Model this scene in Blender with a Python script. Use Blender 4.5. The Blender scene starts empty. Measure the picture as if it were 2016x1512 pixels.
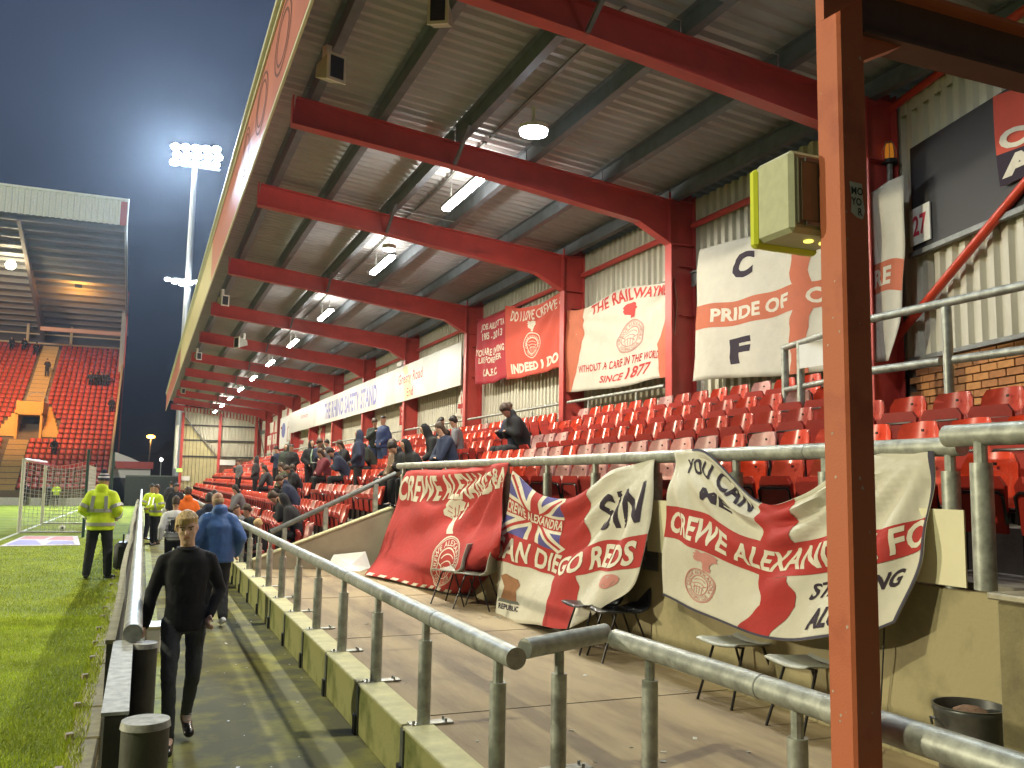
import bpy, bmesh, math, random
import numpy as np
from mathutils import Vector, Matrix
R = math.radians
SC = bpy.context.scene
COL = SC.collection
random.seed(7)
rng = np.random.default_rng(7)

# ------------------------------------------------------------------ camera
CAMH = 2.05
cam = bpy.data.cameras.new('camera')
cam.sensor_fit = 'HORIZONTAL'; cam.sensor_width = 36.0
cam.lens = 1750.0 / 2016.0 * 36.0
cam.clip_start = 0.05; cam.clip_end = 2000
co = bpy.data.objects.new('camera', cam); COL.objects.link(co)
_p, _r, _y = R(6.27), R(1.0), R(22.35)
_f = Vector((math.sin(_y) * math.cos(_p), math.cos(_y) * math.cos(_p), math.sin(_p)))
_rt = Vector((math.cos(_y), -math.sin(_y), 0)); _up = _rt.cross(_f)
_x = _rt * math.cos(_r) + _up * math.sin(_r); _u = -_rt * math.sin(_r) + _up * math.cos(_r)
co.matrix_world = Matrix(((_x.x, _u.x, -_f.x, 0), (_x.y, _u.y, -_f.y, 0), (_x.z, _u.z, -_f.z, CAMH), (0, 0, 0, 1)))
SC.camera = co

# ------------------------------------------------------------------ night sky
W = bpy.data.worlds.new('World'); SC.world = W; W.use_nodes = True
wn = W.node_tree; wn.nodes.clear()
wo = wn.nodes.new('ShaderNodeOutputWorld'); wb = wn.nodes.new('ShaderNodeBackground')
geo = wn.nodes.new('ShaderNodeTexCoord'); sep = wn.nodes.new('ShaderNodeSeparateXYZ')
wn.links.new(geo.outputs['Generated'], sep.inputs[0])
rampw = wn.nodes.new('ShaderNodeValToRGB')
el = rampw.color_ramp.elements
el[0].position = 0.0; el[0].color = (0.004, 0.004, 0.006, 1)
el[1].position = 1.0; el[1].color = (0.055, 0.070, 0.125, 1)
e = el.new(0.06); e.color = (0.006, 0.007, 0.014, 1)
e = el.new(0.24); e.color = (0.022, 0.031, 0.060, 1)
e = el.new(0.45); e.color = (0.052, 0.072, 0.135, 1)
wn.links.new(sep.outputs['Z'], rampw.inputs[0])
wnz = wn.nodes.new('ShaderNodeTexNoise'); wnz.inputs['Scale'].default_value = 2.2; wnz.inputs['Detail'].default_value = 4
wn.links.new(geo.outputs['Generated'], wnz.inputs['Vector'])
wmp = wn.nodes.new('ShaderNodeMapRange'); wmp.inputs[1].default_value = .3; wmp.inputs[2].default_value = .75
wmp.inputs[3].default_value = .75; wmp.inputs[4].default_value = 1.35
wn.links.new(wnz.outputs['Fac'], wmp.inputs[0])
wmx = wn.nodes.new('ShaderNodeVectorMath'); wmx.operation = 'SCALE'
wn.links.new(rampw.outputs['Color'], wmx.inputs[0]); wn.links.new(wmp.outputs[0], wmx.inputs['Scale'])
wn.links.new(wmx.outputs[0], wb.inputs['Color'])
wb.inputs['Strength'].default_value = .55
wn.links.new(wb.outputs[0], wo.inputs[0])

def lamp(name, typ, loc, energy, color, target=None, size=1.0, spot=None, **k):
    l = bpy.data.lights.new(name, typ); l.energy = energy; l.color = color
    if typ == 'AREA':
        l.shape = k.get('shape', 'RECTANGLE'); l.size = size; l.size_y = k.get('size_y', size)
    elif typ == 'SUN': l.angle = size
    else: l.shadow_soft_size = size
    if spot: l.spot_size = spot; l.spot_blend = .6
    o = bpy.data.objects.new(name, l); COL.objects.link(o); o.location = loc
    if target is not None:
        o.rotation_euler = (Vector(target) - Vector(loc)).to_track_quat('-Z', 'Y').to_euler()
    return o
# floodlight banks of the ground: far across the pitch, low and high, and an added unseen spot behind the camera
lamp('floodlight_and_fill', 'SUN', (-60, 40, 18), 1.55, (1.0, 0.91, 0.66), (-60 + 8.6, 40 - 4.0, 18 - 1.75), R(1.2))
lamp('floodlight_and_fill', 'SUN', (-40, 5, 40), 1.7, (1.0, 0.97, 0.66), (-40 + 6.2, 5 - .5, 40 - 5.6), R(1.2))
lamp('floodlight_and_fill', 'SPOT', (1.2, 83, 30.5), 165000, (0.66, 0.81, 1.0), (-14, 20, 0), 3.5, R(120))
lamp('floodlight_and_fill', 'SPOT', (-35, -25, 38), 150000, (1.0, 0.97, 0.85), (-25, 80, 22), .9, R(50))  # unseen spot added to brighten the main stand fascia
# view
SC.view_settings.view_transform = 'Standard'; SC.view_settings.look = 'None'
SC.view_settings.exposure = 0.15; SC.view_settings.gamma = 1.0
SC.view_settings.use_curve_mapping = False
try: SC.cycles.use_denoising = True; SC.cycles.sample_clamp_indirect = 4; SC.cycles.max_bounces = 6
except Exception: pass

# ------------------------------------------------------------------ materials
MATS = {}
def mat(name, col, rough=.6, metal=0., var=.12, scale=8., bump=0., bscale=60., col2=None, mix=.5, spec=.5, emit=None, estr=0., coat=0., stretch=None, rnd=0.):
    if name in MATS: return MATS[name]
    m = bpy.data.materials.new(name); m.use_nodes = True; nt = m.node_tree; N = nt.nodes; L = nt.links
    b = N['Principled BSDF']
    b.inputs['Roughness'].default_value = rough; b.inputs['Metallic'].default_value = metal
    b.inputs['Specular IOR Level'].default_value = spec
    if coat: b.inputs['Coat Weight'].default_value = coat; b.inputs['Coat Roughness'].default_value = .15
    tc = N.new('ShaderNodeTexCoord'); vec = tc.outputs['Object']
    if stretch:
        mp = N.new('ShaderNodeMapping'); mp.inputs['Scale'].default_value = stretch; L.new(vec, mp.inputs[0]); vec = mp.outputs[0]
    nz = N.new('ShaderNodeTexNoise'); nz.inputs['Scale'].default_value = scale; nz.inputs['Detail'].default_value = 6; nz.inputs['Roughness'].default_value = .62
    L.new(vec, nz.inputs['Vector'])
    rp = N.new('ShaderNodeValToRGB'); L.new(nz.outputs['Fac'], rp.inputs[0])
    c = Vector(col)
    a = c * (1 - var); d = c * (1 + var)
    if col2: a = Vector(col2); d = c
    rp.color_ramp.elements[0].position = .5 - .22 if not col2 else mix - .12; rp.color_ramp.elements[0].color = (*a, 1)
    rp.color_ramp.elements[1].position = .5 + .22 if not col2 else mix + .12; rp.color_ramp.elements[1].color = (*d, 1)
    if rnd:
        oi = N.new('ShaderNodeObjectInfo'); hv = N.new('ShaderNodeHueSaturation'); m1 = N.new('ShaderNodeMapRange'); m1.inputs[3].default_value = 1 - rnd; m1.inputs[4].default_value = 1 + rnd * .7
        m2 = N.new('ShaderNodeMapRange'); m2.inputs[3].default_value = 1 - rnd * .6; m2.inputs[4].default_value = 1.0
        L.new(oi.outputs['Random'], m1.inputs[0]); L.new(oi.outputs['Random'], m2.inputs[0]); L.new(m1.outputs[0], hv.inputs['Value']); L.new(m2.outputs[0], hv.inputs['Saturation']); L.new(rp.outputs[0], hv.inputs['Color']); L.new(hv.outputs[0], b.inputs['Base Color'])
    else: L.new(rp.outputs[0], b.inputs['Base Color'])
    if bump:
        n2 = N.new('ShaderNodeTexNoise'); n2.inputs['Scale'].default_value = bscale; n2.inputs['Detail'].default_value = 5
        L.new(vec, n2.inputs['Vector'])
        bp = N.new('ShaderNodeBump'); bp.inputs['Strength'].default_value = bump; bp.inputs['Distance'].default_value = .01
        L.new(n2.outputs['Fac'], bp.inputs['Height']); L.new(bp.outputs[0], b.inputs['Normal'])
    # roughness variation
    mr = N.new('ShaderNodeMapRange'); mr.inputs[3].default_value = max(.03, rough - .1); mr.inputs[4].default_value = min(1, rough + .12)
    L.new(nz.outputs['Fac'], mr.inputs[0]); L.new(mr.outputs[0], b.inputs['Roughness'])
    if emit:
        b.inputs['Emission Color'].default_value = (*emit, 1); b.inputs['Emission Strength'].default_value = estr
    MATS[name] = m
    return m

STEELRED = mat('red_steel_paint', (0.50, 0.060, 0.048), .38, var=.16, scale=2.5, bump=.05, bscale=90)
POSTRED = mat('faded_red_post_paint', (0.47, 0.125, 0.052), .5, scale=3.2, bump=.16, bscale=110, col2=(0.34, 0.07, 0.032), mix=.36)
GALV = mat('galvanised_steel', (0.37, 0.385, 0.34), .45, .5, var=.42, scale=11, bump=.06, bscale=80)
GALVD = mat('dull_galvanised_steel', (0.19, 0.20, 0.19), .5, .5, var=.25, scale=9, bump=.05)
PURLIN = mat('purlin_steel', (0.13, 0.145, 0.165), .5, .2, var=.3, scale=4)
ROOFS = mat('roof_sheet_underside', (0.36, 0.36, 0.37), .45, .15, var=.14, scale=1.3, stretch=(1, 4, 1))
CLAD = mat('cream_cladding', (0.55, 0.52, 0.41), .5, var=.14, scale=1.6, stretch=(3, 3, .5))
CLADY = mat('yellowed_cladding', (0.50, 0.43, 0.22), .5, var=.1, scale=1.6)
CONC = mat('concrete', (0.30, 0.27, 0.17), .85, var=.3, scale=2.6, bump=.3, bscale=40)
CONCW = mat('stained_concrete_wall', (0.34, 0.29, 0.16), .85, scale=1.7, bump=.35, bscale=30, col2=(0.17, 0.15, 0.075), mix=.43)
CONCT = mat('terrace_concrete', (0.17, 0.155, 0.13), .9, var=.35, scale=2, bump=.2, spec=.2)
MOSSW = mat('mossy_concrete_block', (0.42, 0.40, 0.16), .85, scale=2.2, bump=.3, bscale=35, col2=(0.10, 0.13, 0.02), mix=.42)
CAPC = mat('pale_wall_cap', (0.58, 0.55, 0.32), .8, var=.2, scale=5, bump=.2)
BLACKR = mat('black_rubber', (0.015, 0.015, 0.015), .6, var=.2)
CREAMP = mat('cream_painted_board', (0.68, 0.63, 0.42), .5, var=.05, scale=3)
SEATR = mat('red_seat_plastic', (0.60, 0.046, 0.015), .24, var=.14, scale=9, coat=.4, rnd=.16)
SEATP = mat('faded_pink_seat_plastic', (0.60, 0.29, 0.25), .4, var=.2, scale=9, rnd=.25)
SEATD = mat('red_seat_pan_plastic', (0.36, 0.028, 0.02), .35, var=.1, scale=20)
FRAME = mat('black_seat_frame', (0.02, 0.018, 0.018), .3, .4, var=.2)
WHITE = mat('white_paint', (0.78, 0.77, 0.72), .4, var=.05, scale=6)
LEDGE = mat('bright_trim', (0.72, 0.70, 0.55), .4, var=.08)
DARK = mat('black_board', (0.022, 0.021, 0.022), .55, var=.25, scale=4)
SKIN = mat('skin', (0.44, 0.25, 0.165), .5, var=.08, scale=12)

# ------------------------------------------------------------------ object helpers
def tag(o, label=None, cat=None, group=None, kind=None):
    if label: o['label'] = label
    if cat: o['category'] = cat
    if group: o['group'] = group
    if kind: o['kind'] = kind
    return o
def empty(name, loc=(0, 0, 0), label=None, cat=None, group=None, rz=0.):
    o = bpy.data.objects.new(name, None); COL.objects.link(o); o.location = loc; o.rotation_euler = (0, 0, rz)
    o.empty_display_size = .1
    return tag(o, label, cat, group)
def copy_tree(o, parent=None, only=None):
    c = o.copy(); COL.objects.link(c)
    if parent is not None: c.parent = parent
    for ch in list(o.children): copy_tree(ch, c)
    return c

class MB:
    def __init__(s): s.v = []; s.f = []; s.mi = []
    def add(s, vs, fs, mi=0):
        b = len(s.v); s.v.extend([tuple(v) for v in vs]); s.f.extend([tuple(b + i for i in f) for f in fs]); s.mi.extend([mi] * len(fs)); return s
    def box(s, lo, hi, mi=0, ch=0.):
        x0, y0, z0 = lo; x1, y1, z1 = hi
        if ch:
            vs = []
            for sx in (0, 1):
                for sy in (0, 1):
                    for sz in (0, 1):
                        p = [x1 if sx else x0, y1 if sy else y0, z1 if sz else z0]
                        for a in range(3):
                            q = list(p)
                            for b in range(3):
                                if b != a: q[b] += ch * (-1 if (sx, sy, sz)[b] else 1)
                            vs.append(tuple(q))
            bm = bmesh.new(); [bm.verts.new(v) for v in vs]
            r = bmesh.ops.convex_hull(bm, input=bm.verts[:])
            bm.verts.index_update()
            s.add([v.co[:] for v in bm.verts], [[v.index for v in f.verts] for f in bm.faces], mi); bm.free(); return s
        return s.add([(x0, y0, z0), (x1, y0, z0), (x1, y1, z0), (x0, y1, z0), (x0, y0, z1), (x1, y0, z1), (x1, y1, z1), (x0, y1, z1)],
                     [(0, 3, 2, 1), (4, 5, 6, 7), (0, 1, 5, 4), (1, 2, 6, 5), (2, 3, 7, 6), (3, 0, 4, 7)], mi)
    def obox(s, c, ax, hs, mi=0):
        c = Vector(c); A = [Vector(a).normalized() for a in ax]; vs = []
        for k in (-1, 1):
            for i, j in ((-1, -1), (1, -1), (1, 1), (-1, 1)):
                vs.append(c + A[0] * hs[0] * i + A[1] * hs[1] * j + A[2] * hs[2] * k)
        return s.add(vs, [(0, 3, 2, 1), (4, 5, 6, 7), (0, 1, 5, 4), (1, 2, 6, 5), (2, 3, 7, 6), (3, 0, 4, 7)], mi)
    def bar(s, a, b, w, h, up=(0, 0, 1), mi=0):
        a = Vector(a); b = Vector(b); d = (b - a); L = d.length; d.normalize(); sd = d.cross(Vector(up)); sd.normalize(); u = sd.cross(d)
        return s.obox((a + b) / 2, (sd, d, u), (w / 2, L / 2, h / 2), mi)
    def tube(s, pts, r, n=10, mi=0, caps=True, r2=None):
        P = [Vector(p) for p in pts]; m = len(P); rings = []
        prev = None
        for i, p in enumerate(P):
            d = (P[min(i + 1, m - 1)] - P[max(i - 1, 0)]).normalized()
            if prev is None:
                a = d.orthogonal().normalized()
            else:
                a = (prev - d * prev.dot(d)).normalized()
            prev = a; b = d.cross(a)
            rr = r if r2 is None else r + (r2 - r) * i / (m - 1)
            rings.append([p + (a * math.cos(t) + b * math.sin(t)) * rr for t in [2 * math.pi * k / n for k in range(n)]])
        vs = [v for rg in rings for v in rg]; fs = []
        for i in range(m - 1):
            for k in range(n):
                k2 = (k + 1) % n; fs.append((i * n + k, i * n + k2, (i + 1) * n + k2, (i + 1) * n + k))
        if caps: fs.append(tuple(range(n))[::-1]); fs.append(tuple((m - 1) * n + k for k in range(n)))
        return s.add(vs, fs, mi)
    def cyl(s, c, r, z0, z1, n=16, mi=0, r2=None):
        return s.tube([(c[0], c[1], z0), (c[0], c[1], z1)], r, n, mi, True, r2)
    def prism(s, poly, axis, a0, a1, mi=0):   # polygon in the other two axes
        n = len(poly)
        def P(q, a):
            return (a, q[0], q[1]) if axis == 'x' else (q[0], a, q[1]) if axis == 'y' else (q[0], q[1], a)
        vs = [P(q, a0) for q in poly] + [P(q, a1) for q in poly]
        fs = [tuple(range(n)), tuple(range(2 * n - 1, n - 1, -1))] + [(i, i + n, (i + 1) % n + n, (i + 1) % n) for i in range(n)]
        return s.add(vs, fs, mi)
    def sphere(s, c, r, n=10, m=6, mi=0, sc=(1, 1, 1)):
        vs = [(c[0], c[1], c[2] + r * sc[2])]; fs = []
        for i in range(1, m):
            th = math.pi * i / m
            for k in range(n):
                ph = 2 * math.pi * k / n
                vs.append((c[0] + r * sc[0] * math.sin(th) * math.cos(ph), c[1] + r * sc[1] * math.sin(th) * math.sin(ph), c[2] + r * sc[2] * math.cos(th)))
        vs.append((c[0], c[1], c[2] - r * sc[2])); e = len(vs) - 1
        for k in range(n):
            k2 = (k + 1) % n; fs.append((0, 1 + k, 1 + k2)); fs.append((e, 1 + (m - 2) * n + k2, 1 + (m - 2) * n + k))
            for i in range(m - 2): fs.append((1 + i * n + k, 1 + (i + 1) * n + k, 1 + (i + 1) * n + k2, 1 + i * n + k2))
        return s.add(vs, fs, mi)
    def mesh(s, name, mats, smooth=False, angle=None):
        me = bpy.data.meshes.new(name); me.from_pydata(s.v, [], s.f)
        for m in (mats if isinstance(mats, (list, tuple)) else [mats]): me.materials.append(m)
        if any(s.mi): me.polygons.foreach_set('material_index', s.mi)
        me.update()
        bm = bmesh.new(); bm.from_mesh(me); bmesh.ops.recalc_face_normals(bm, faces=bm.faces); bm.to_mesh(me); bm.free()
        if smooth or angle:
            me.polygons.foreach_set('use_smooth', [True] * len(me.polygons))
            me.set_sharp_from_angle(angle=R(angle or 40))
        return me
    def build(s, name, mats, parent=None, smooth=False, angle=None, loc=(0, 0, 0), rz=0.):
        o = bpy.data.objects.new(name, s.mesh(name, mats, smooth, angle)); COL.objects.link(o)
        o.location = loc; o.rotation_euler = (0, 0, rz)
        if parent is not None: o.parent = parent
        return o
def link(name, me, parent=None, loc=(0, 0, 0), rz=0.):
    o = bpy.data.objects.new(name, me); COL.objects.link(o); o.location = loc; o.rotation_euler = (0, 0, rz)
    if parent is not None: o.parent = parent
    return o

# ------------------------------------------------------------------ flat graphics (lettering, crosses, badges)
def text2d(s, box, bold=.02, slant=0., fit=True, aspect=None):
    cu = bpy.data.curves.new('t', 'FONT'); cu.body = s; cu.offset = bold; cu.resolution_u = 3; cu.space_character = 1.06
    o = bpy.data.objects.new('t', cu); COL.objects.link(o); bpy.context.view_layer.update()
    me = o.to_mesh(); vs = [(v.co.x, v.co.y) for v in me.vertices]; fs = [tuple(p.vertices) for p in me.polygons]; o.to_mesh_clear()
    bpy.data.objects.remove(o); bpy.data.curves.remove(cu)
    vs = [(x + slant * y, y) for x, y in vs]
    x0 = min(v[0] for v in vs); x1 = max(v[0] for v in vs); y0 = min(v[1] for v in vs); y1 = max(v[1] for v in vs)
    u0, v0, u1, v1 = box
    return [(u0 + (x - x0) / (x1 - x0) * (u1 - u0), v1 - (y - y0) / (y1 - y0) * (v1 - v0)) for x, y in vs], fs
def arctext(s, c, r, a0, a1, h, asp=1., bold=.01, flip=False):
    vs, fs = text2d(s, (0, 0, 1, 1), bold)
    out = []
    for x, y in vs:
        a = a0 + (a1 - a0) * x; rr = r + h * (.5 - y) * (-1 if flip else 1)
        out.append((c[0] + math.cos(a) * rr * asp, c[1] - math.sin(a) * rr))
    return out, fs
def poly2d(*pts): return list(pts), [tuple(range(len(pts)))]
def rect2d(u0, v0, u1, v1): return poly2d((u0, v0), (u1, v0), (u1, v1), (u0, v1))
def ring2d(c, r, w, asp=1., n=28, a0=0., a1=2 * math.pi, ry=1.):
    vs = []; fs = []
    for i in range(n + 1):
        a = a0 + (a1 - a0) * i / n
        for q in (r - w / 2, r + w / 2): vs.append((c[0] + math.cos(a) * q * asp, c[1] - math.sin(a) * q * ry))
    for i in range(n): fs.append((2 * i, 2 * i + 1, 2 * i + 3, 2 * i + 2))
    return vs, fs
def disc2d(c, r, asp=1., n=28): return [(c[0] + math.cos(2 * math.pi * i / n) * r * asp, c[1] - math.sin(2 * math.pi * i / n) * r) for i in range(n)], [tuple(range(n))]
def line2d(a, b, w):
    d = Vector((b[0] - a[0], b[1] - a[1])); d.normalize(); n = Vector((-d.y, d.x)) * w / 2
    return poly2d((a[0] + n.x, a[1] + n.y), (b[0] + n.x, b[1] + n.y), (b[0] - n.x, b[1] - n.y), (a[0] - n.x, a[1] - n.y))
LION = [(.30, 0), (.42, .12), (.55, .02), (.62, .10), (.78, 0), (.80, .14), (.97, .12), (.92, .30), (1, .42), (.84, .50), (.78, .62), (.72, .80), (.70, 1), (.42, 1), (.44, .82), (.38, .66), (.20, .72), (.04, .66), (.16, .52), (0, .44), (.10, .34), (.02, .22), (.18, .16), (.16, .04)]
def lion2d(u0, v0, u1, v1): return [(u0 + (u1 - u0) * x, v0 + (v1 - v0) * y) for x, y in LION], [tuple(range(len(LION)))]
def badge2d(c, r, asp, ry=1.):
    S = [ring2d(c, r, r * .05, asp), ring2d(c, r * .93, r * .025, asp), ring2d(c, r * .60, r * .05, asp)]
    S += [arctext('CREWE ALEXANDRA', c, r * .77, R(200), R(-20), r * .2, asp), arctext('FOOTBALL CLUB', c, r * .77, R(215), R(325), r * .2, asp, flip=True)]
    for k in (-.32, -.08, .16): S.append(ring2d((c[0], c[1] - r * .25 * 0 + r * (.55 + k)), r * .62, r * .04, asp, 10, R(50), R(130)))
    for k in (-.3, -.1, .1, .3): S.append(line2d((c[0] + r * k * asp, c[1] + r * .05), (c[0] + r * k * .9 * asp, c[1] + r * .52), r * .035 * max(asp, .4)))
    for sgn in (-1, 1): S.append(line2d((c[0] + sgn * r * .3 * asp, c[1] + r * .05), (c[0] + sgn * r * .58 * asp, c[1] - r * .1), r * .035))
    return S
def decal(name, shapes, m, S, NM, parent, off, outward=(-1, 0, 0)):
    """cut flat shapes along the cloth's own grid and lay them on it"""
    bm = bmesh.new()
    for vs, fs in shapes:
        bv = [bm.verts.new((u, v, 0)) for u, v in vs]
        for f in fs:
            try: bm.faces.new([bv[i] for i in f])
            except ValueError: pass
    bmesh.ops.triangulate(bm, faces=[f for f in bm.faces if len(f.verts) > 4])
    if NM:
        us = [v.co.x for v in bm.verts]; vv = [v.co.y for v in bm.verts]
        for i in range(NM[0] + 1):
            c = i / NM[0]
            if min(us) < c < max(us): bmesh.ops.bisect_plane(bm, geom=bm.verts[:] + bm.edges[:] + bm.faces[:], plane_co=(c, 0, 0), plane_no=(1, 0, 0), dist=1e-6)
        for j in range(NM[1] + 1):
            c = j / NM[1]
            if min(vv) < c < max(vv): bmesh.ops.bisect_plane(bm, geom=bm.verts[:] + bm.edges[:] + bm.faces[:], plane_co=(0, c, 0), plane_no=(0, 1, 0), dist=1e-6)
    o3 = Vector(outward); memo = {}
    def Sx(u, v): return Vector(S(min(1, max(0, u)), min(1, max(0, v))))
    for v in bm.verts:
        u_, v_ = v.co.x, v.co.y; key = (round(u_, 5), round(v_, 5))
        if key not in memo:
            p = Sx(u_, v_)
            if NM:
                e_ = .012; n_ = (Sx(u_ + e_, v_) - Sx(u_ - e_, v_)).cross(Sx(u_, v_ + e_) - Sx(u_, v_ - e_))
                n_ = n_.normalized() if n_.length > 1e-9 else o3
                if n_.dot(o3) < 0: n_ = -n_
                p = p + n_ * off
            else: p = p + o3 * off
            memo[key] = p
        v.co = memo[key]
    me = bpy.data.meshes.new(name); 
    bmesh.ops.recalc_face_normals(bm, faces=bm.faces)
    for f in bm.faces:
        if f.normal.dot(o3) < 0: f.normal_flip()
        f.smooth = bool(NM)
    bm.to_mesh(me); bm.free(); me.materials.append(m)
    return link(name, me, parent)
# ------------------------------------------------------------------ ground: pitch, walkway
def pitch_z(y):
    if y < 22: return .16
    if y > 80: return -.45
    return .16 - .61 * ((y - 22) / 58) ** 1.15
GRASS = mat('pitch_grass', (0.25, 0.29, 0.034), .95, scale=.9, bump=.5, bscale=160, col2=(0.16, 0.21, 0.024), mix=.5, spec=.1)
BLADE = mat('grass_blades', (0.58, 0.66, 0.085), .8, var=.35, scale=2.0, spec=.15)
def strip_grid(name, xs, ys, zf, m, kind='structure'):
    mb = MB(); nx = len(xs)
    vs = [(x, y, zf(x, y)) for y in ys for x in xs]
    fs = [(j * nx + i, j * nx + i + 1, (j + 1) * nx + i + 1, (j + 1) * nx + i) for j in range(len(ys) - 1) for i in range(nx - 1)]
    mb.add(vs, fs); o = mb.build(name, m, smooth=True); o['kind'] = kind; return o
ys = list(np.linspace(-12, 22, 6)) + list(np.linspace(25, 80, 24))
strip_grid('pitch', [-110, -60, -20, -8, -3, -.36], ys, lambda x, y: pitch_z(y), GRASS)
TARM = mat('walkway_tarmac', (0.36, 0.345, 0.11), .92, scale=1.9, bump=.5, bscale=200, col2=(0.185, 0.178, 0.110), mix=.57, spec=.08)
MOSS = mat('walkway_moss', (0.21, 0.22, 0.055), .95, scale=2.6, bump=.4, bscale=120, col2=(0.14, 0.15, 0.045), mix=.5)
o = MB().add([(-.36, -12, 0), (1.74, -12, 0), (1.74, 80, 0), (-.36, 80, 0)], [(0, 1, 2, 3)]).build('walkway', TARM); o['kind'] = 'structure'
o = MB().add([(-400, -200, -.7), (400, -200, -.7), (400, 700, -.7), (-400, 700, -.7)], [(0, 1, 2, 3)]).build('ground', mat('dark_ground', (.04, .04, .035), .95)); o['kind'] = 'structure'
GUT = mat('lime_stained_gutter', (0.38, 0.40, 0.06), .85, scale=6, bump=.2, col2=(0.20, 0.23, 0.05), mix=.5)
mb = MB(); mb2 = MB(); y = 2.0; k = 0
while y < 60:
    L = 1.0; (mb if k % 1 == 0 else mb2).box((.17, y + .006, 0), (.31, y + L - .006, .022), ch=.004); y += L; k += 1
o = mb.build('gutter_channel', GUT); o['kind'] = 'stuff'
# litter specks and scuffs
mb = MB()
for k in range(60):
    y = rng.uniform(4, 22); x = rng.uniform(.4, 1.68); a = rng.uniform(.004, .013)
    mb.obox((x, y, .008), ((math.cos(k), math.sin(k), 0), (-math.sin(k), math.cos(k), 0), (0, 0, 1)), (a, a * .6, .002))
o = mb.build('litter', WHITE); o['kind'] = 'stuff'
# near grass blades
def blades(name, n, x0, x1, y0, y1, h, w, m, dens=None):
    x = rng.uniform(x0, x1, n); u = rng.uniform(0, 1, n)
    y = y0 + (y1 - y0) * u ** 1.35
    z = np.array([pitch_z(t) for t in y]) - .004
    a = rng.uniform(0, 2 * np.pi, n); hh = h * rng.uniform(.5, 1.25, n); ln = rng.uniform(-.6, .6, (n, 2)) * hh[:, None]
    dx = np.cos(a) * w / 2; dy = np.sin(a) * w / 2
    v = np.empty((n, 3, 3)); v[:, 0] = np.stack([x - dx, y - dy, z], 1); v[:, 1] = np.stack([x + dx, y + dy, z], 1); v[:, 2] = np.stack([x + ln[:, 0], y + ln[:, 1], z + hh], 1)
    me = bpy.data.meshes.new(name); me.vertices.add(n * 3); me.vertices.foreach_set('co', v.ravel()); me.loops.add(n * 3); me.loops.foreach_set('vertex_index', np.arange(n * 3))
    me.polygons.add(n); me.polygons.foreach_set('loop_start', np.arange(0, n * 3, 3)); me.polygons.foreach_set('loop_total', np.full(n, 3)); me.update(); me.materials.append(m)
    o = link(name, me); o['kind'] = 'stuff'; return o
blades('grass', 170000, -3.6, -.30, 4.2, 13.5, .034, .006, BLADE)
blades('grass', 90000, -7, -.30, 12.5, 30, .040, .010, BLADE)
blades('grass', 5000, -.40, -.27, 4.0, 24, .075, .010, BLADE)
# kerb stones on the pitch edge
KERB = mat('pitch_edge_concrete', (0.40, 0.34, 0.20), .9, var=.35, scale=7, bump=.5)
kt = empty('pitch_edging', (-.3, 4, 0), 'rough concrete edging with timber pegs between the grass and the pitch rail', 'kerb')
km = [MB().box((-.10, 0, 0), (.10, .9, .17 + .006 * i), ch=.012).mesh('kerb_stone', KERB) for i in range(3)]
y = -.4; k = 0
while y < 27:
    o = link('kerb_stone', km[k % 3], kt, (.02 + rng.uniform(-.012, .012), y, 0), rng.uniform(-.012, .012)); y += .915; k += 1
pm = MB().box((-.02, -.03, .1), (.035, .03, .2), ch=.006).mesh('peg', mat('peg_timber', (.42, .33, .24), .8, var=.3))
for k in range(16): link('peg', pm, kt, (-.085 + rng.uniform(-.01, .01), .5 + k * .95 + rng.uniform(-.1, .1), .01), rng.uniform(-.3, .3))
# painted pitch lines
LINE = mat('pitch_line_paint', (0.62, 0.66, 0.56), .9, var=.15, scale=9)
def zline(name, x0, x1, y0, y1):
    yy = np.linspace(y0, y1, 14); mb = MB()
    for a, b in zip(yy[:-1], yy[1:]): mb.add([(x0, a, pitch_z(a) + .012), (x1, a, pitch_z(a) + .012), (x1, b, pitch_z(b) + .012), (x0, b, pitch_z(b) + .012)], [(0, 1, 2, 3)])
    o = mb.build(name, LINE); o['kind'] = 'structure'
zline('goal_line', -3.78, -3.66, 4, 74); zline('penalty_area_line', -20.3, -20.18, 17.5, 58); zline('touch_line', -80, -3.66, 73.9, 74.05)
zline('goal_area_line', -9.3, -9.18, 28.5, 47); zline('goal_area_line', -9.2, -3.7, 28.4, 28.52); zline('goal_area_line', -9.2, -3.7, 46.9, 47.0); zline('penalty_area_line', -20.2, -3.7, 17.4, 17.52)

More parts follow.
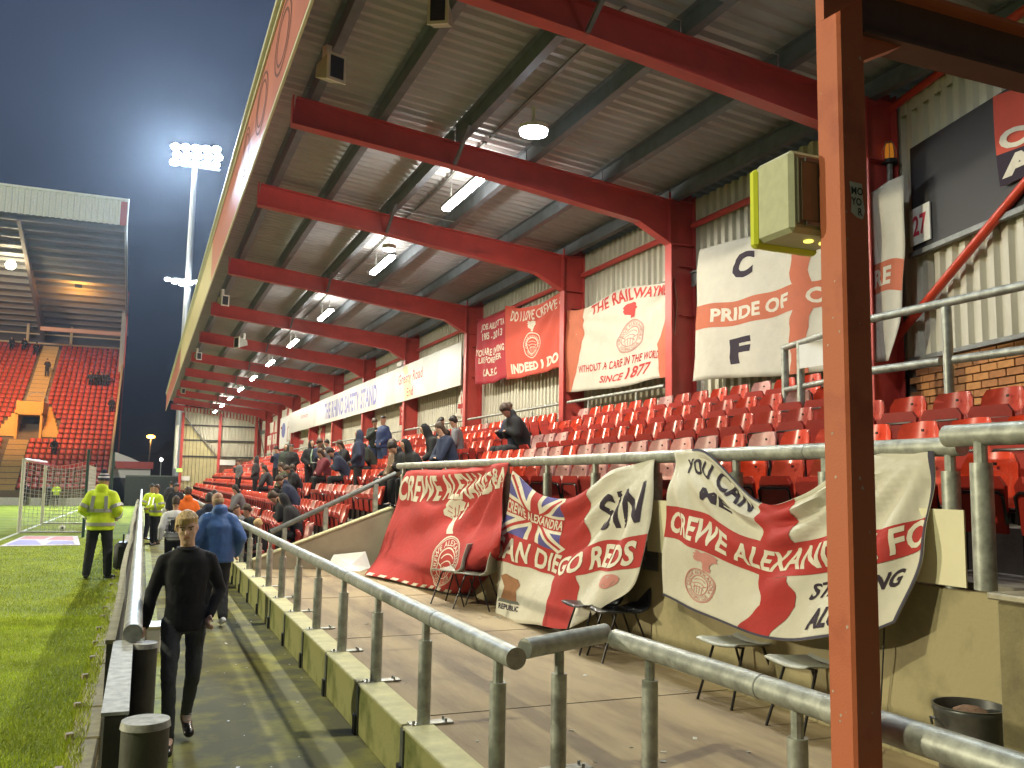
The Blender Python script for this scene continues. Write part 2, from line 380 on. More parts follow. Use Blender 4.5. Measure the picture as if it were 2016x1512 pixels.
# ------------------------------------------------------------------ front wall of the platform with its railing
fw = empty('dwarf_wall', (1.72, 3, 0), 'low mossy concrete block wall with pale cap beside the walkway', 'wall')
PY = [4.65 + 1.35 * i for i in range(42)]
blk = MB().box((0, .035, 0), (.20, 1.315, .385), ch=.01).mesh('block', MOSSW)
cap = MB().box((-.012, .02, .385), (.20, 1.33, .41), ch=.006).mesh('coping', CAPC)
slot = MB().box((-.02, -.04, .0), (.02, .04, .15)).mesh('drain_slot', BLACKR)
pad = MB().box((-.012, -.035, .0), (.02, .035, .385)).mesh('joint_post', GALVD)
for i in range(-1, 41):
    y = 4.65 + 1.35 * i - 3
    b = link('block', blk, fw, (0, y, 0)); link('coping', cap, fw, (0, y, 0)); link('joint_post', pad, fw, (0, y, .0)); link('drain_slot', slot, fw, (-.008, y + .02, 0))
def rail_post(x, y, z0, z1, r=.046, parent=None, plate='floor', name='post', zr=None):
    mb = MB().cyl((0, 0), r, 0, z1 - z0, 14).cyl((0, 0), r * .62, z1 - z0, (zr or z1 + .1) - z0, 10)
    if plate == 'floor':
        mb.box((-.10, -.05, -.012), (.20, .05, 0)); 
        for bx, by in ((.15, -.03), (.15, .03), (-.08, -.03)): mb.cyl((bx, by), .009, 0, .022, 6)
    o = mb.build(name, GALV, parent, angle=35); o.location = (x, y, z0); return o
def railing(loc, label, pts, rr, posts, z0, group=None, plate='floor', pr=.046, name='railing', tz=None):
    t = empty(name, loc, label, 'railing', group); L = Vector(loc)
    MB().tube([Vector(p) - L for p in pts], rr, 18).build('rail', GALV, t, angle=40)
    LL = (Vector(pts[-1]) - Vector(pts[0])).length; dd = (Vector(pts[-1]) - Vector(pts[0])).normalized()
    if rr > .05:
        m_ = MB(); q_ = 1.35
        while q_ < min(LL, 24) - .3:
            c_ = Vector(pts[0]) + dd * q_ - L; m_.tube([c_ - dd * .004, c_ + dd * .004], rr + .0018, 18); q_ += 2.7
        if m_.v: m_.build('joint_ring', GALVD, t)
    for p in posts: rail_post(p[0] - L.x, p[1] - L.y, (p[2] if len(p) > 2 else z0) - L.z, (p[3] if len(p) > 3 else pts[0][2] - .17) - L.z, pr, t, plate, zr=(p[4] if len(p) > 4 else pts[0][2] - rr * .5) - L.z)
    return t
railing((1.84, 4.5, .41), 'long galvanised tube railing on the mossy dwarf wall beside the walkway', [(1.86, 4.40, 1.13), (1.86, 61, 1.13)], .058, [(1.86, y + .0) for y in PY[:42]], .415)
railing((2.4, 4.9, .41), 'short galvanised rail closing the near end of the platform', [(2.06, 4.75, 1.11), (2.70, 4.98, 1.13)], .058, [(2.32, 4.84)], .405)
railing((2.75, 4.0, .41), 'galvanised rail of the near platform edge running behind the red post', [(2.72, 4.88, 1.11), (2.765, 3.06, 1.11)], .058, [(2.74, 4.52), (2.76, 3.3)], .405)
railing((2.78, 2.4, .41), 'nearest brightly lit length of galvanised rail at the bottom right', [(2.765, 3.10, 1.11), (2.82, 1.2, 1.11)], .061, [(2.79, 1.9)], .405)
MB().tube([(2.72, 4.97, 1.11), (2.735, 4.80, 1.11)], .012, 8).build('link_pin', GALV, None)
bpy.data.objects['link_pin'].parent = bpy.data.objects['railing.001']; bpy.data.objects['link_pin'].location = (-2.4, -4.9, -.41)
# platform floor
SCREED = mat('platform_screed', (0.37, 0.285, 0.165), .75, scale=1.5, bump=.3, bscale=25, col2=(0.20, 0.145, 0.085), mix=.47, stretch=(1.6, .35, 1))
o = MB().box((1.92, -2, .0), (4.6, 16.75, .40)).build('platform_floor', SCREED); o['kind'] = 'structure'

# ------------------------------------------------------------------ the grandstand
BX = 8.3
CY = [3.9, 8.27, 12.72, 16.9, 23.1, 29.35, 35.55, 41.8, 48.05, 54.3, 60.5, 66.8, 73.0]
ST = empty('grandstand', (8.3, 38, 0), 'long low grandstand with red steel frames, cream cladding and tiers of red seats', 'grandstand')
SL = Vector((8.3, 38, 0))
def sp(mb, name, mats, **k):
    o = mb.build(name, mats, ST, **k); o.location = -SL; return o
def sps(me, name, loc):
    return link(name, me, ST, Vector(loc) - SL)
# column mesh (I section): X from 8.24 to 8.70
def ibeam_profile(poly_web, under, over, mb, y, fw_=.19, t=.018):
    mb.prism(poly_web, 'y', y - .008, y + .008)
    for line, sgn in ((under, -1), (over, 1)):
        for a, b in zip(line[:-1], line[1:]):
            a = Vector((a[0], a[1])); b = Vector((b[0], b[1])); d = (b - a).normalized(); n = Vector((-d.y, d.x)) * t * sgn
            mb.prism([tuple(a), tuple(b), tuple(b + n), tuple(a + n)], 'y', y - fw_ / 2, y + fw_ / 2)
cm = MB(); cm.box((-.23, -.008, 0), (.23, .008, 7.05)); cm.box((-.25, -.1, 0), (-.23, .1, 6.15)); cm.box((.23, -.1, 0), (.25, .1, 7.0))
for z in (6.12, 6.9): cm.box((-.23, -.09, z), (.23, .09, z + .02))
for z in (4.9, 5.75): cm.box((-.05, -.09, z), (.22, -.01, z + .012))
colm = cm.mesh('column', STEELRED)
rb = MB()
under = [(1.70, 7.15), (4.10, 6.91), (7.45, 6.46), (8.07, 6.14)]; over = [(8.30, 6.87), (4.10, 7.28), (1.75, 7.55)]
ibeam_profile([(1.70, 7.15), (4.10, 6.91), (7.45, 6.46), (8.07, 6.14), (8.07, 6.87), (8.30, 6.87), (4.10, 7.28), (1.75, 7.55)], under, over, rb, 0)
rb.box((1.695, -.095, 7.14), (1.715, .095, 7.56)); rb.box((8.05, -.1, 6.12), (8.075, .1, 6.9)); rb.box((5.9, -.008, 6.75), (6.4, .01, 6.77))
rbm = rb.mesh('rafter', STEELRED)
for i, y in enumerate(CY):
    sps(colm, 'column', (8.32, y, 0)); sps(rbm, 'rafter', (0, y, 0))
# purlins (Z sections), roof sheets
PX = [(1.95, 7.53), (2.97, 7.42), (4.2, 7.27), (5.42, 7.15), (6.8, 7.02), (8.12, 6.89)]
for x, z in PX:
    for a, b in zip([-3] + CY[:-1], CY):
        m = MB(); w = .115
        m.box((x - .005, a + .02, z), (x + .005, b - .02, z + .22)); m.box((x - .004, a + .02, z - .004), (x + w, b - .02, z + .006)); m.box((x - .07, a + .02, z + .21), (x, b - .02, z + .22))
        sp(m, 'purlin', PURLIN)
def zroof(x): return 7.55 - (x - 1.75) * .1 + .235
for a, b in zip([-3] + CY[:-1], CY):
    m = MB(); n = max(4, int((b - a) / .115)); n -= n % 2; xs_ = [1.36, 3.0, 5.4, 8.9]
    vs = []; fs = []; prof = [(0, 0), (.28, 0), (.5, .05), (.78, .05)]
    k = int((b - a) / .22); step = (b - a) / k; yy = []; zz = []
    for j in range(k):
        for q, h in prof: yy.append(a + (j + q) * step); zz.append(h)
    yy.append(b); zz.append(0)
    for x in xs_:
        for q, h in zip(yy, zz): vs.append((x, q, zroof(x) + h))
    nn = len(yy)
    for r_ in range(len(xs_) - 1):
        for j in range(nn - 1): fs.append((r_ * nn + j, (r_ + 1) * nn + j, (r_ + 1) * nn + j + 1, r_ * nn + j + 1))
    m.add(vs, fs); sp(m, 'roof_sheet', ROOFS)
# bays: knee braces hanging from the third purlin to rafters (V hangers)
for y in CY[1:]:
    m = MB()
    m.bar((4.18, y - .75, 7.30), (4.18, y - .06, 6.90), .05, .05); m.bar((4.18, y + .75, 7.30), (4.18, y + .06, 6.90), .05, .05)
    sp(m, 'hanger_brace', PURLIN)
# conduit under the light line
for a, b in zip([-3] + CY[:-1], CY):
    m = MB(); m.bar((4.75, a + .1, 7.42), (4.75, b - .1, 7.42), .05, .03)
    m.tube([(4.15, b - 1.1, 7.06), (5.25, b - 1.1, 6.98)], .012, 6)
    sp(m, 'conduit', GALVD)
# fascia
FR = mat('red_fascia_panel', (0.58, 0.20, 0.14), .4, var=.12, scale=1.2); FC = mat('reflection_cream_fascia', (0.60, 0.52, 0.27), .4, var=.12, scale=1.0)  # cream middle stretch puts reflected light into the panel colour
y = -3.0; k = 0
while y < 72.9:
    b = min(73.0, y + 3.0); m = MB().box((1.34, y + .004, 7.07), (1.365, b - .004, 8.22)); sp(m, 'fascia_panel', FR if (y < 24 or y > 44) else FC); y = b
m = MB().box((1.335, -3, 6.99), (1.365, 73, 7.04)); m.box((1.27, -3, 8.28), (1.45, 73, 8.36)); m.box((1.31, -3, 8.16), (1.335, 73, 8.21)); sp(m, 'fascia_trim', LEDGE)
m = MB().box((1.35, -3, 7.04), (1.362, 73, 7.07)); m.box((1.35, -3, 8.22), (1.42, 73, 8.28)); sp(m, 'fascia_shadow_gap', BLACKR)
# lettering of the old sponsor strip, only its dark outlines remain
fo = sp(MB().box((1.336, 9.9, 7.3), (1.34, 9.92, 7.32)), 'faded_outline', mat('faded_dark_outline', (.16, .05, .04), .6))
FOUT = []
for c, w in ((11.2, .9), (13.4, .9), (15.6, .7)):
    FOUT.append((c, w))
m = MB()
for c, w in FOUT:
    for r_ in (.40, .30):
        vs, fs = ring2d((c, 7.66), r_, .035, w / .5)
        m.add([(1.336, p[0], p[1]) for p in vs], fs)
old = fo.data; fo.data = m.mesh('faded_outline', old.materials[0])
# back wall cladding per bay, corrugated
def corrugated(p0, p1, z0, z1, m, pitch=.2, depth=.055, nrm=(-1, 0), z0b=None):
    p0 = Vector(p0); p1 = Vector(p1); L = (p1 - p0).length; d = (p1 - p0) / L; n = Vector(nrm)
    k = max(1, round(L / pitch)); st = L / k; pts = []
    for j in range(k):
        for q, h in ((0, 0), (.32, 0), (.45, 1), (.87, 1)): pts.append((j * st + q * st, h * depth))
    pts.append((L, 0)); vs = []
    for s_, h in pts:
        q = p0 + d * s_ + n * h; vs += [(q.x, q.y, z0), (q.x, q.y, z1)]
    m.add(vs, [(2 * i, 2 * i + 2, 2 * i + 3, 2 * i + 1) for i in range(len(pts) - 1)]); return m
cor = [8.70, 8.30]
for a, b in zip(CY[1:-1], CY[2:]):
    m = MB(); corrugated((8.62, a), (8.62, b), 3.45, 6.60, m); sp(m, 'cladding_panel', CLAD)
    m = MB(); corrugated((8.60, a + .1), (8.60, b - .1), 6.55, 6.95, m); sp(m, 'eaves_cladding', CLAD)
    m = MB().tube([(8.50, a + .1, 6.48), (8.50, b - .1, 6.48)], .055, 10); sp(m, 'eaves_tube', STEELRED, angle=40)
    m = MB().box((8.42, a + .12, 5.63), (8.585, b - .12, 5.66)); m.box((8.45, a + .12, 5.40), (8.47, b - .12, 5.63)); m.box((8.42, a + .12, 3.40), (8.585, b - .12, 3.45)); sp(m, 'sheeting_rail', GALVD)
    m = MB().box((8.56, a, 2.6), (8.72, b, 3.40)); sp(m, 'base_wall', mat('brown_brick', (.16, .075, .045), .9, var=.3, scale=6))
m = MB()
for y in (14.1, 15.5, 19.0, 21.2, 25.2, 27.3, 31.5, 33.6, 37.7, 39.8, 44, 50.2): m.box((8.572, y - .006, 3.45), (8.584, y + .006, 6.5))
sp(m, 'sheet_lap', BLACKR)
# angled corner wall towards the camera
ca = R(14); cd = Vector((-math.sin(ca), -math.cos(ca))); cn = Vector((-math.cos(ca), math.sin(ca))); c0 = Vector((8.66, 8.12))
def cw(s_, h=0.): return c0 + cd * s_ + cn * h
m = MB(); corrugated(cw(-.45), cw(8), 3.62, 6.86, m, nrm=cn, pitch=.23); sp(m, 'cladding_panel', CLAD)
m = MB(); corrugated(cw(-.1, .02), cw(8, .02), 6.70, 7.0, m, nrm=cn, pitch=.23); sp(m, 'eaves_cladding', CLAD)
m = MB().tube([(*cw(-.75, .12), 6.87), (*cw(8, .12), 6.95)], .05, 12); sp(m, 'eaves_tube', mat('bright_red_tube', (.55, .05, .02), .35), angle=40)
m = MB().tube([(*cw(-.45, .16), 3.72), (*cw(6.0, .16), 6.95 + .1)], .052, 12); sp(m, 'diagonal_brace', mat('bright_red_tube', (.55, .05, .02), .35), angle=40)
m = MB(); a = cw(0, .06); b = cw(8, .06)
m.bar((a.x, a.y, 3.60), (b.x, b.y, 3.60), .1, .05); sp(m, 'sheeting_rail', GALVD)
# bricks under the corner cladding
BRK = [mat('orange_brick', (.50, .23, .075), .9, var=.2, scale=9, bump=.3), mat('brown_orange_brick', (.40, .17, .06), .9, var=.2, scale=9, bump=.3)]
bw = sp(MB().obox((*cw(3.9, -.10), 2.9), ((*cd, 0), (*cn, 0), (0, 0, 1)), (4.1, .096, .68)), 'brick_backing', mat('dark_mortar', (.10, .075, .05), .95))
bmm = []
for q in BRK:
    mb_ = MB().obox((0, 0, 0), ((*cd, 0), (*cn, 0), (0, 0, 1)), (.122, .03, .036)); bmm.append(mb_.mesh('brick', q))
for r_ in range(15):
    s_ = .1 + (.13 if r_ % 2 else 0)
    while s_ < 4.6:
        p = cw(s_, .008 + rng.uniform(0, .006)); link('brick', bmm[int(rng.random() < .4)], bw, (p.x, p.y, 2.30 + r_ * .088)); s_ += .262
# end wall of the stand at the far side
ew = MB(); corrugated((2.6, 73), (8.3, 73), 3.35, 7.3, ew, pitch=.25, depth=.05, nrm=(0, -1)); sp(ew, 'end_cladding', CLAD)
ew = MB(); ew.prism([(2.66, 1.0), (5.3, 1.0), (5.3, 3.7), (2.66, 6.6)], 'y', 72.90, 72.93); sp(ew, 'yellow_lower_sheet', CLADY)
ew = MB().box((5.3, 72.86, 0), (8.3, 72.98, 3.35)); ew.box((2.6, 72.95, 0), (5.3, 73.0, 1.1)); sp(ew, 'base_wall', mat('brown_brick', (.16, .075, .045), .9, var=.3, scale=6))
for x in (2.62, 5.36, 8.1):
    ew = MB().box((x - .1, 72.6, 0), (x + .1, 72.84, 6.9)); sp(ew, 'end_post', STEELRED)
ew = MB()
for z in (5.9, 4.75, 3.5): ew.box((2.7, 72.82, z), (8.1, 72.88, z + .12))
for k in range(9): ew.box((2.9 + k * .27, 72.85, 1.1), (2.92 + k * .27, 72.89, 6.4 - k * .27))
sp(ew, 'sheeting_rail', mat('dark_rail', (.05, .045, .04), .6))
ew = MB().bar((2.8, 72.8, 6.5), (5.2, 72.8, 3.6), .07, .07); ew.bar((8.1, 71.5, 6.4), (8.45, 69.2, 3.3), .06, .06); sp(ew, 'diagonal_brace', GALVD)
ew = MB().box((5.45, 72.78, 2.95), (6.65, 72.84, 3.35)); sp(ew, 'white_panel', WHITE)
ew = MB().box((2.75, 72.78, 1.7), (3.35, 72.84, 2.05)); sp(ew, 'white_panel', WHITE)
ew = MB().box((2.35, 72.5, 2.35), (2.75, 72.55, 2.6)); sp(ew, 'green_exit_panel', mat('lit_green_panel', (.3, .7, .1), .5, emit=(.45, 1, .15), estr=1.2))
ew = MB().cyl((2.25, 72.7), .12, 2.6, 5.9, 10); sp(ew, 'downpipe', WHITE)

# terracing
XR = [5.05 + .69 * i for i in range(5)]
def stepz(i): return 1.5 + .3 * i     # floor heights of the upper rows
for i, x in enumerate(XR):
    a = 4.6 if i == 0 else x - .40; b = x + .29 if i < 4 else 8.6
    sp(MB().box((a, -2, 0 if i == 0 else stepz(i) - .45), (b, 73, stepz(i))), 'terrace_step', CONCT)
XL = [2.29, 2.98, 3.67, 4.36]; ZL = [.05, .40, .75, 1.12]
for x, z in zip(XL, ZL):
    sp(MB().box((x - .40 if x > 2.3 else 1.92, 17.0, -.1), (x + .29 if x < 4.3 else 4.6, 73, z)), 'terrace_step', CONCT)
sp(MB().box((4.50, -2, .3), (4.62, 16.9, 1.46)), 'terrace_wall', CONCW)
sp(MB().prism([(1.92, 0), (4.62, 0), (4.62, 1.50), (4.45, 1.50), (1.92, .55)], 'y', 16.75, 16.98), 'stair_parapet', mat('smooth_grey_concrete', (.33, .29, .19), .8, var=.2, scale=1.5, bump=.15))
sp(MB().prism([(1.92, .555), (4.45, 1.505), (4.45, 1.53), (1.92, .58)], 'y', 16.73, 17.0), 'parapet_coping', CAPC)
GW = [(15.70, 16.65), (28.6, 29.6), (41.2, 42.2), (53.6, 54.6), (64.6, 65.6)]
GWL = [(24.6, 25.6), (37.2, 38.2), (49.6, 50.6), (61.0, 62.0)]
for a, b in GW:
    m = MB()
    for i, x in enumerate(XR[1:]):
        m.box((x - .66, a + .04, stepz(i)), (x - .40, b - .04, stepz(i) + .15))
    sp(m, 'gangway_step', mat('pale_step', (.33, .30, .22), .85, var=.2))
for a, b in GWL:
    m = MB()
    for i, x in enumerate(XL[1:]):
        m.box((x - .66, a + .04, ZL[i]), (x - .40, b - .04, ZL[i] + .17))
    sp(m, 'gangway_step', mat('pale_step', (.33, .30, .22), .85, var=.2))
# pier at the right edge
pr_ = empty('concrete_pier', (4.3, 2.6, 0), 'rough stained concrete pier at the right edge beside the metal bin', 'pier')
o = MB().box((4.02, 1.2, .0), (4.62, 3.30, 1.50), ch=.015).build('pier_body', mat('rough_dark_concrete', (.22, .19, .10), .95, scale=2.2, bump=.6, bscale=30, col2=(.10, .085, .045), mix=.45), pr_); o.location = (-4.3, -2.6, 0)
o = MB().box((3.99, 1.2, 1.50), (4.64, 3.33, 1.535), ch=.008).build('pier_cap', mat('bent_edge_metal', (.36, .33, .24), .5, .4, var=.3), pr_); o.location = (-4.3, -2.6, 0)
# ------------------------------------------------------------------ railings of the terrace
wp = [(4.56, y, 1.46, 2.16, 2.28) for y in (4.02, 5.1, 6.15, 7.40, 8.65, 9.9, 11.2, 12.5, 13.8, 15.1, 16.4)]
t = railing((4.56, 10, 1.46), 'long galvanised tube rail on the terrace wall with the supporter flags hung over it', [(4.56, 3.93, 2.31), (4.56, 16.75, 2.31)], .06, wp, 1.46, plate=None, pr=.055)
for p in wp[1:]:
    m = MB().box((-.005, -.13, -.16), (.012, .13, .06)); 
    for by in (-.09, .09): m.tube([(-.02, by, -.06), (.01, by, -.06)], .018, 8)
    o = m.build('wall_bracket', mat('dark_bracket_steel', (.10, .105, .11), .5, .5), t); o.location = (4.49 - 4.56, p[1] - 10, 0 - .06)
t = railing((4.3, 2.9, 1.53), 'thick galvanised rail over the concrete pier at the right edge', [(4.36, 3.86, 2.36), (4.30, .8, 2.36)], .065, [(4.34, 3.62, 1.5, 2.2, 2.33), (4.32, 3.18, 1.5, 2.2, 2.33), (4.3, 2.2, 1.5, 2.2, 2.33)], 1.5, plate=None, pr=.06)
# panels and sign hung below the terrace rail
def panel(y0, y1, z0, z1, label, x=4.47, z2=None):
    m = MB().prism([(y0, z0), (y1, z0), (y1, z1), (y0, z1)], 'x', x, x + .012); o = m.build('blank_panel', CREAMP); tag(o, label, 'panel'); return o
panel(3.86, 4.24, 1.48, 1.93, 'blank cream panel hung near the concrete pier right of the red post')
panel(7.02, 7.42, 1.42, 1.90, 'blank cream panel between the two large white flags')
sg = empty('no_smoking_sign', (4.47, 11.45, 1.3), 'small cream notice with a barred circle half hidden between the red and union flags', 'sign')
MB().box((-.006, -.16, 0), (0, .14, .62)).build('sign_board', CREAMP, sg)
def flat(u0y, u1y, ztop, zbot, x):      # flat plate facing the pitch, u runs towards the camera
    return lambda u, v: (x, u0y + (u1y - u0y) * u, ztop + (zbot - ztop) * v)
o = decal('symbol', [ring2d((.35, .25), .16, .03, 1.6), line2d((.2, .32), (.5, .18), .03), rect2d(.12, .55, .7, .58), rect2d(.12, .64, .7, .67), rect2d(.12, .73, .6, .76)], mat('sign_ink', (.08, .08, .08), .6), flat(.13, -.15, .60, .02, -.008), None, sg, 0)
# stair handrail beside the parapet
t = empty('stair_handrail', (3.4, 17.1, 1), 'sloping galvanised handrail climbing beside the concrete stair parapet', 'handrail')
m = MB().tube([(2.25, 17.1, 1.04), (4.60, 17.1, 2.17)], .05, 14); o = m.build('rail', GALVD, t, angle=40); o.location = (-3.4, -17.1, -1)
for x, z0, z1 in ((2.5, .7, 1.12), (3.25, 1.0, 1.5), (4.2, 1.4, 1.96)):
    m = MB().box((x - .04, 17.04, z0 - .1), (x + .04, 17.14, z1)); o = m.build('post', GALV, t); o.location = (-3.4, -17.1, -1)
# rails behind the top row and round the top of the near stair
gl = 'galvanised rail behind the top seats'
for a, b, w in ((17.1, 22.9, 'below the two red flags'), (12.95, 16.7, 'below the white and red banner'), (23.3, 29.2, 'left of the tall red column by the pole flag'), (29.6, 35.4, 'below the middle of the long sponsor board'), (35.8, 48, 'below the far half of the sponsor board'), (48.3, 72, 'in the far dark corner of the stand')):
    n = max(2, int((b - a) / 2.0)); t = railing((8.12, a, 2.7), gl + ' ' + w, [(8.14, a, 3.72), (8.14, b, 3.72)], .032, [(8.14, a + (b - a) * (k + .5) / n, 2.7, 3.62, 3.7) for k in range(n)], 2.7, 'galvanised rails behind the top row', None, .028)
t = empty('stair_guard', (7.0, 8.6, 2.4), 'galvanised guard rails round the stair head below the big white flag', 'railing')
def tg(pts, r, n=12, name='rail'):
    o = MB().tube(pts, r, n).build(name, GALV, t, angle=40); o.location = (-7.0, -8.6, -2.4)
tg([(7.2, 8.75, 3.74), (6.9, 7.6, 3.74)], .038); tg([(6.85, 7.5, 3.78), (6.85, 2.0, 3.80)], .042); tg([(6.85, 7.5, 3.25), (6.85, 6.1, 3.24)], .042); tg([(6.85, 5.95, 3.24), (6.85, 2.0, 3.22)], .040)
tg([(7.2, 8.75, 3.22), (6.95, 7.6, 3.22)], .034)
for x, y in ((7.2, 8.72), (7.08, 8.30), (6.85, 6.02), (6.85, 4.2)): tg([(x, y, 2.3), (x, y, 3.74)], .045, name='post')
o = MB().box((7.02, 7.75, 3.42), (7.03, 8.25, 3.70)).build('notice', WHITE, t); o.location = (-7.0, -8.6, -2.4)

# ------------------------------------------------------------------ seats
def seat_meshes(red):
    back = MB(); n = 6; rows = 4; vs = []
    for j in range(rows + 1):
        v = j / rows; z = .44 + .36 * v
        hw = .212 if j < rows - 1 else (.205 if j < rows else .165)
        for i in range(n + 1):
            u = i / n * 2 - 1
            vs.append((.07 + .06 * v - .085 * abs(u) ** 2.6, u * hw, z - (.022 * u * u if j == rows else 0)))
    fs = [(j * (n + 1) + i, j * (n + 1) + i + 1, (j + 1) * (n + 1) + i + 1, (j + 1) * (n + 1) + i) for j in range(rows) for i in range(n)]
    k = len(vs); vs2 = [(x + .018, y, z) for x, y, z in vs]; bd = []
    m1 = n + 1
    loop = [i for i in range(m1)] + [j * m1 + n for j in range(1, rows + 1)] + [rows * m1 + i for i in range(n - 1, -1, -1)] + [j * m1 for j in range(rows - 1, 0, -1)]
    fs2 = fs + [tuple(k + q for q in f)[::-1] for f in fs] + [(a, b, b + k, a + k) for a, b in zip(loop, loop[1:] + loop[:1])]
    back.add(vs + vs2, fs2)
    back.obox((.083, .0, .72), ((0, 1, 0), (0, 0, 1), (1, 0, 0)), (.012, .010, .004), 1)
    pan = MB(); vs = []
    for s_, dx in ((0, -.03), (1, .0)):
        for y, z in ((-.19, .28), (.19, .28), (.208, .575), (.165, .635), (-.165, .635), (-.208, .575)): vs.append((-.05 + dx + (z - .28) * -.10, y, z))
    pan.add(vs, [(0, 1, 2, 3, 4, 5), (11, 10, 9, 8, 7, 6)] + [(i, (i + 1) % 6, (i + 1) % 6 + 6, i + 6) for i in range(6)])
    fr = MB(); z = .43
    fr.tube([(-.085, -.20, .34), (-.115, -.20, .51), (-.118, -.17, .535), (-.118, .17, .535), (-.115, .20, .51), (-.085, .20, .34)], .011, 5)
    for s_ in (-1, 1): fr.bar((.05, s_ * .222, 0.02), (.05, s_ * .222, .50), .022, .035, (1, 0, 0)); fr.bar((-.09, s_ * .222, .38), (.09, s_ * .222, .38), .02, .07)
    fr.box((.06, -.23, .40), (.09, .23, .43))
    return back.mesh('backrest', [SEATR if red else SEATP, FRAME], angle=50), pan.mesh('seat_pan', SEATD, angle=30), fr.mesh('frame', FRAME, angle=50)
SM = {True: seat_meshes(True), False: seat_meshes(False)}
ROWN = ['front row of the upper tier', 'second row of the upper tier', 'third row of the upper tier', 'fourth row of the upper tier', 'back row of the upper tier']
allseats = []
def faded(row, y):
    if row == 0: return (7.3 < y < 11.2 and not 8.4 < y < 8.9) or rng.random() < .06
    if row == 1: return (7.2 < y < 13.4 and not (7.45 < y < 7.95)) and rng.random() < .88 or 3.2 < y < 4.2 or rng.random() < .07
    if row == 2: return 13.1 < y < 15 or rng.random() < .06
    return rng.random() < .07
for i, x in enumerate(XR):
    y0 = {0: 2.2, 1: 2.2, 2: 2.2, 3: 7.7, 4: 9.0}[i]; y = y0 + (.23 if i % 2 else 0)
    while y < 72:
        if not any(a - .1 < y < b + .1 for a, b in GW) and not (i >= 3 and y < 7.6): allseats.append([x - .02, y, stepz(i), faded(i, y), i])
        y += .49
for i, (x, z) in enumerate(zip(XL, ZL)):
    y = 17.5
    while y < 71:
        if not any(a - .1 < y < b + .1 for a, b in GWL): allseats.append([x - .02, y, z, rng.random() < .13 or (i == 3 and 18 < y < 20.5), 5 + i])
        y += .49
allseats.sort(key=lambda s_: math.hypot(s_[0], s_[1]))
visible = [s_ for s_ in allseats]
LROWN = ['lowest row below the stair parapet', 'second lowest row', 'third row of the lower tier', 'top row of the lower tier']
for r_ in range(9):
    for k_, s_ in enumerate(sorted([q for q in allseats if q[4] == r_], key=lambda q: q[1])): s_.append(k_)
def nth(k): return ['first', 'second', 'third', 'fourth', 'fifth', 'sixth', 'seventh', 'eighth', 'ninth', 'tenth', 'eleventh', 'twelfth'][k] if k < 12 else f'{k + 1}' + ('th' if 10 < (k + 1) % 100 < 14 else {1: 'st', 2: 'nd', 3: 'rd'}.get((k + 1) % 10, 'th'))
def seat_label(s_):
    x, y, z, fd, r, k = s_; c = 'faded pink' if fd else 'glossy red'
    rn = ROWN[r] if r < 5 else LROWN[r - 5]
    return f'{c} seat, {nth(k)} from the near end of the {rn}', 'tip up seats of the ' + rn
cnt = 0; rest = []
for s_ in visible:
    if cnt < 300:
        lb, gr = seat_label(s_)
        e = empty('stadium_seat', (s_[0], s_[1], s_[2]), lb, 'seat', gr, rng.uniform(-.02, .02))
        b, p, f = SM[not s_[3]]
        link('backrest', b, e); pn = link('seat_pan', p, e, (rng.uniform(-.006, .006), 0, 0)); pn.rotation_euler[1] = rng.uniform(-.05, .03) - (.18 if rng.random() < .06 else 0); link('frame', f, e); cnt += 1
    else: rest.append(s_)
def mesh_arrays(ms):
    V = []; F = []; base = 0; MI = []
    for mi, me in ms:
        co_ = [tuple(v.co) for v in me.vertices]; V += co_
        for p in me.polygons: F.append(tuple(base + i for i in p.vertices)); MI.append(mi if p.material_index == 0 else 2)
        base += len(co_)
    return np.array(V), F, MI
def scatter(name, tmpl, places, mats):
    V, F, MI = tmpl; n = len(places); nv = len(V)
    vs = (V[None] + np.array(places)[:, None, :]).reshape(-1, 3)
    lt = np.array([len(f) for f in F]); fl = np.array([i for f in F for i in f])
    allf = (fl[None] + (np.arange(n) * nv)[:, None]).ravel(); tot = np.tile(lt, n); st = np.concatenate([[0], np.cumsum(tot)[:-1]])
    me = bpy.data.meshes.new(name); me.vertices.add(len(vs)); me.vertices.foreach_set('co', vs.ravel()); me.loops.add(len(allf)); me.loops.foreach_set('vertex_index', allf)
    me.polygons.add(len(tot)); me.polygons.foreach_set('loop_start', st); me.polygons.foreach_set('loop_total', tot); me.polygons.foreach_set('material_index', np.tile(np.array(MI), n))
    for m in mats: me.materials.append(m)
    me.update(calc_edges=True); me.validate(); return me
for flag in (False, True):
    ps = [(s_[0], s_[1], s_[2]) for s_ in rest if s_[3] == flag]
    b, p, f = SM[not flag]
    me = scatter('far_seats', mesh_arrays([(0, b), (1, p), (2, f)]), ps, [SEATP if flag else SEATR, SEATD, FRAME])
    o = link('far_seats', me); o['kind'] = 'stuff'

